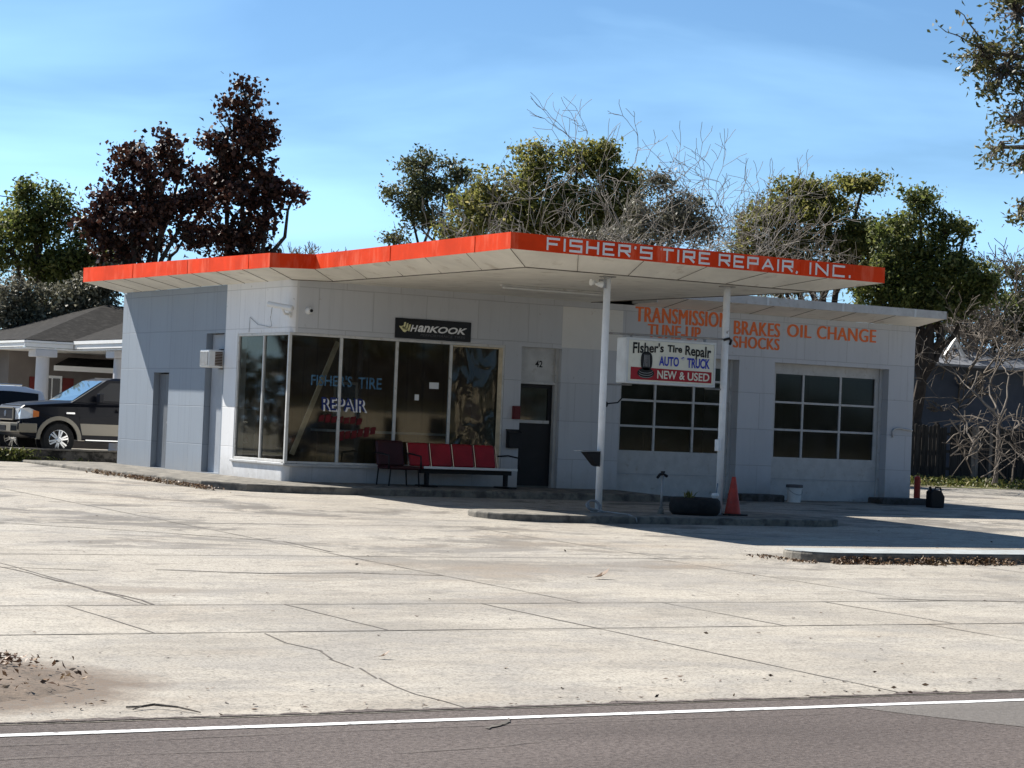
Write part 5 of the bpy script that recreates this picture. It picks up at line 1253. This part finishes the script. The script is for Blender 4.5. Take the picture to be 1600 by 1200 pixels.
tree('oak_tree', 'dense olive green oak spreading behind the middle of the canopy', 890, 76, [(735, 340, 45, 45), (785, 315, 55, 50), (850, 275, 50, 42), (905, 245, 50, 30), (950, 265, 45, 45), (880, 330, 90, 45), (800, 360, 90, 30), (975, 330, 35, 45), (830, 340, 80, 40), (940, 330, 60, 50), (990, 300, 26, 40), (715, 370, 40, 30)], 'leaf_oak', 38000, .14, 'bark_dark', .3, seed=11, sub=9, fsub=1.3)
tree('vine_thicket', 'dull grey vine tangle round the foot of the bare tree above the canopy', 1040, 71, [(1050, 325, 62, 48), (1005, 350, 55, 40), (1090, 360, 42, 36), (960, 375, 60, 28), (1040, 290, 35, 22)], 'leaf_grey', 12000, .11, 'bark_mid', .15, cat='shrub', seed=12, shell=.3, sub=9, fsub=1.3)
tree('oak_tree', 'broad olive oak with a leaning top right of the bare tree', 1275, 78, [(1300, 290, 50, 26), (1350, 285, 36, 18), (1240, 310, 50, 32), (1195, 345, 45, 30), (1290, 345, 90, 42), (1170, 385, 35, 30), (1250, 400, 90, 34), (1345, 385, 60, 50), (1390, 360, 30, 40), (1385, 410, 40, 40), (1220, 430, 80, 25)], 'leaf_oak', 36000, .14, 'bark_dark', .28, seed=13, sub=9, fsub=1.3)
tree('oak_tree', 'darker upright oak behind the right end of the garage roof', 1430, 73, [(1435, 320, 34, 26), (1420, 365, 45, 34), (1480, 365, 40, 24), (1510, 360, 20, 10), (1400, 415, 45, 40), (1460, 420, 55, 45), (1420, 470, 70, 30), (1480, 480, 50, 30), (1380, 445, 50, 40), (1505, 430, 50, 40), (1540, 465, 40, 30)], 'leaf_left', 30000, .14, 'bark_dark', .24, seed=14, sub=9, fsub=1.3)
tree('scrub_tree', 'thin olive scrub tree at the right edge behind the blue outbuilding', 1560, 92, [(1530, 450, 50, 40), (1590, 455, 50, 45), (1560, 500, 60, 30), (1500, 480, 40, 40)], 'leaf_pale', 5200, .17, 'bark_mid', .18, seed=15)
bare_tree('bare_tree', 'tall bare pale branching tree rising above the canopy lettering', 985, 68, 166, 1.3, 'bark_pale', 21, .15, 7, .0, first=.2, ang=29, kids=(2, 3), tip=.0095, decay=.79, up=.05, limbs=9, crook=1.35)
bare_tree('bare_tree', 'slender bare grey tree among the oak leaves above the canopy', 930, 69, 215, .9, 'bark_mid', 25, .05, 6, -.05, first=.3, tip=.006, kids=(2, 2))
bare_tree('bare_tree', 'bare pale tree with low spreading branches before the fence at the right', 1558, 66, 440, 1.2, 'bark_mid', 31, .045, 7, -.05, first=.2, ang=36, tip=.005, up=.04, kids=(2, 2), decay=.82)
bare_tree('bare_tree', 'brown twiggy bare tree at the right edge above the blue outbuilding', 1590, 86, 385, 1.0, 'bark_mid', 33, .08, 7, -.05, first=.24, tip=.012)
bare_tree('bare_tree', 'brown twiggy bare tree between the garage roof end and the right edge', 1500, 84, 410, 1.1, 'bark_mid', 37, .08, 7, .03, first=.24, tip=.012)
bare_tree('bare_tree', 'distant bare tree showing only fine twigs over the left canopy edge', 500, 105, 372, 1.15, 'bark_mid', 41, .08, 7, 0, first=.26, tip=.012)
bare_tree('bare_tree', 'bare leaning grey tree in front of the broad right oak', 1200, 72, 300, 1.1, 'bark_mid', 43, .05, 6, .35, first=.3, tip=.006)
# cut branches heaped by the fence
bp = thing('branch_heap', 'heap of cut bare branches in front of the fence at the right edge', 'branches', tuple(at(1570, 720, 66)))
q = MB(); rg = np.random.default_rng(5)
for i in range(75):
    a_ = at(rg.uniform(1500, 1620), rg.uniform(650, 725), 65+rg.uniform(-1.5, 1.5)); d = Vector((rg.normal(), rg.normal()*.6, rg.normal()*.45)).normalized()*rg.uniform(.3, 1.1)
    q.tube(wobble(a_-d, a_+d, 4, .12, rg), [.016*rg.random()+.010]*2+[.012, .009, .005], 4)
q.build('branch', M['bark_mid'], bp, fix=False)
# a live oak near the camera, its limbs reaching in at the top right
NT = 21
tn = thing('live_oak', 'live oak at the near right whose leafy branch hangs into the top right corner', 'tree', tuple(Vector((at(2150, 900, NT).x, at(2150, 900, NT).y, -.6))))
rg = np.random.default_rng(77)
q = MB(); tb = Vector(tn.location); fk = at(2050, 260, NT)
q.tube(wobble(tb, fk, 6, .12, rg), [.34, .31, .29, .27, .25, .23, .2], 10)
nl = [(1590, 20, 45, 60), (1570, 110, 48, 55), (1540, 80, 30, 30), (1590, 190, 40, 45), (1560, 230, 18, 20), (1595, 255, 22, 16), (1598, 330, 16, 22), (1640, 130, 60, 120), (1700, 60, 80, 90), (1780, 180, 90, 110), (1900, 120, 120, 130), (2020, 60, 130, 120), (2150, 150, 130, 130), (1680, 270, 50, 60), (2250, 240, 100, 90)]
L3 = lobes3d(nl, NT, .9)
for c, a, d_, h in L3: q.tube(wobble(fk, c, 8, .22, rg), [.11*(1-.86*i/8) for i in range(9)], 6)
C, PT = crown_points(L3, 17000, 12, rg, .15, 0, 9, .42)
cen = np.array([l[0] for l in L3])
for i in range(len(C)):
    jn = int(np.argmin(((cen-C[i])**2).sum(1))); q.tube(wobble(cen[jn], C[i], 4, .05, rg), [.013, .010, .008, .006, .003], 4)
for e_ in ((1466, 40), (1480, 88), (1495, 15), (1510, 60), (1505, 120)):
    a_ = at(1550, 90, NT); b2 = at(*e_, NT); P = wobble(a_, b2, 6, .05, rg); q.tube(P, [.014, .011, .009, .008, .006, .005, .003], 4)
    for p in P[2:]: PT = np.vstack([PT, np.array(p)+rg.normal(size=(4, 3))*.035])
q.build('trunk', M['bark'], tn, fix=False)
PT = PT[np.abs(PT[:, 2]) > -5]
# keep leaves near their clump centres: narrow leathery leaves
leaf_obj('crown', PT, rg.uniform(.04, .085, len(PT)), M['leaf_near'], tn, 78, 0, .42)

tree('bramble_thicket', 'dark brown grey scrub behind the roof of the blue outbuilding at the right edge', 1540, 88, [(1450, 500, 60, 40), (1530, 515, 60, 36), (1600, 505, 50, 42), (1490, 470, 40, 30)], 'leaf_far', 9000, .15, 'bark_mid', .12, cat='shrub', seed=19, sub=9, fsub=1.3)
# utility line at the far left
ul = MB(); ul.tube([at(-400, 255, 80), at(0, 306, 80), at(24, 309, 80), at(60, 320, 80)], .018, 5)
tag(ul.build('utility_wire', M['black']), 'thin black utility wire at the far left edge above the green tree', 'wire')

# the far side of the street and the wood around, seen in the glass
pts = []
rg = np.random.default_rng(3)
n = 110000
ang_ = rg.uniform(0, 2*math.pi, n); 
rad = 105+rg.random(n)*10
X_ = -5+rad*np.cos(ang_)*1.5; Y_ = -8+rad*np.sin(ang_)
hgt = 5.0+1.6*np.sin(ang_*9)+1.2*np.sin(ang_*23+1)+.8*np.sin(ang_*51)
fr = (np.sin(ang_) > .15)
hgt = np.where((ang_ > .55) & (ang_ < 1.32), hgt*.5, np.where((ang_ > 1.5) & (ang_ < 2.6), hgt*2.4, hgt*1.35))
Z_ = rg.random(n)**.8*hgt+.1
leaf_obj('far_wood', np.stack([X_, Y_, Z_], 1), rg.uniform(.5, 1.1, n), M['leaf_far'], None, 3, 0, .7)['kind'] = 'stuff'
oh = thing('opposite_house', 'tan house across the street reflected in the shop windows', 'house', (42, -72, -.7))
q = MB(); q.box(30, 50, -80, -72, -.8, 2.6); q.build('wall', M['plank'], oh)
q = MB(); q.add([(29.3, -71.3, 2.6), (50.7, -71.3, 2.6), (50.7, -80.7, 2.6), (29.3, -80.7, 2.6), (34, -76, 4.9), (46, -76, 4.9)], [(0, 1, 5, 4), (1, 2, 5), (2, 3, 4, 5), (3, 0, 4)]); q.build('roof', M['shingle'], oh)
for x0 in (32, 36, 43, 47):
    q = MB(); q.box(x0, x0+1.4, -71.98, -71.9, .4, 1.7); q.build('window', M['car_glass'], oh); q = MB(); q.box(40, 41, -71.98, -71.9, -.6, 1.6); q.build('door', M['shutter'], oh)

# trees left of the frame, seen only in the side panes of the shop window
src = [o for o in bpy.data.objects if o.name == 'broadleaf_tree'][0]
for dx, dy, lab in ((-14, 8, 'green tree left of the frame mirrored in the side pane, nearest the house'), (-21, 5, 'green tree left of the frame mirrored in the side pane, the middle one'), (-29, 2, 'green tree left of the frame mirrored in the side pane, farthest left')):
    c = copy_tree(src); c.location = src.location+Vector((dx, dy, 0)); c.rotation_euler[2] = dx*.7; c['label'] = lab; c['group'] = 'trees left of the frame'

# a dark truck parked across the street, mirrored in the left shop panes
src = [o for o in bpy.data.objects if o.name == 'pickup_truck'][0]
c = copy_tree(src); c.location = (27.0, -58, -.75); c['label'] = 'black pickup truck parked across the street, mirrored in the shop window'
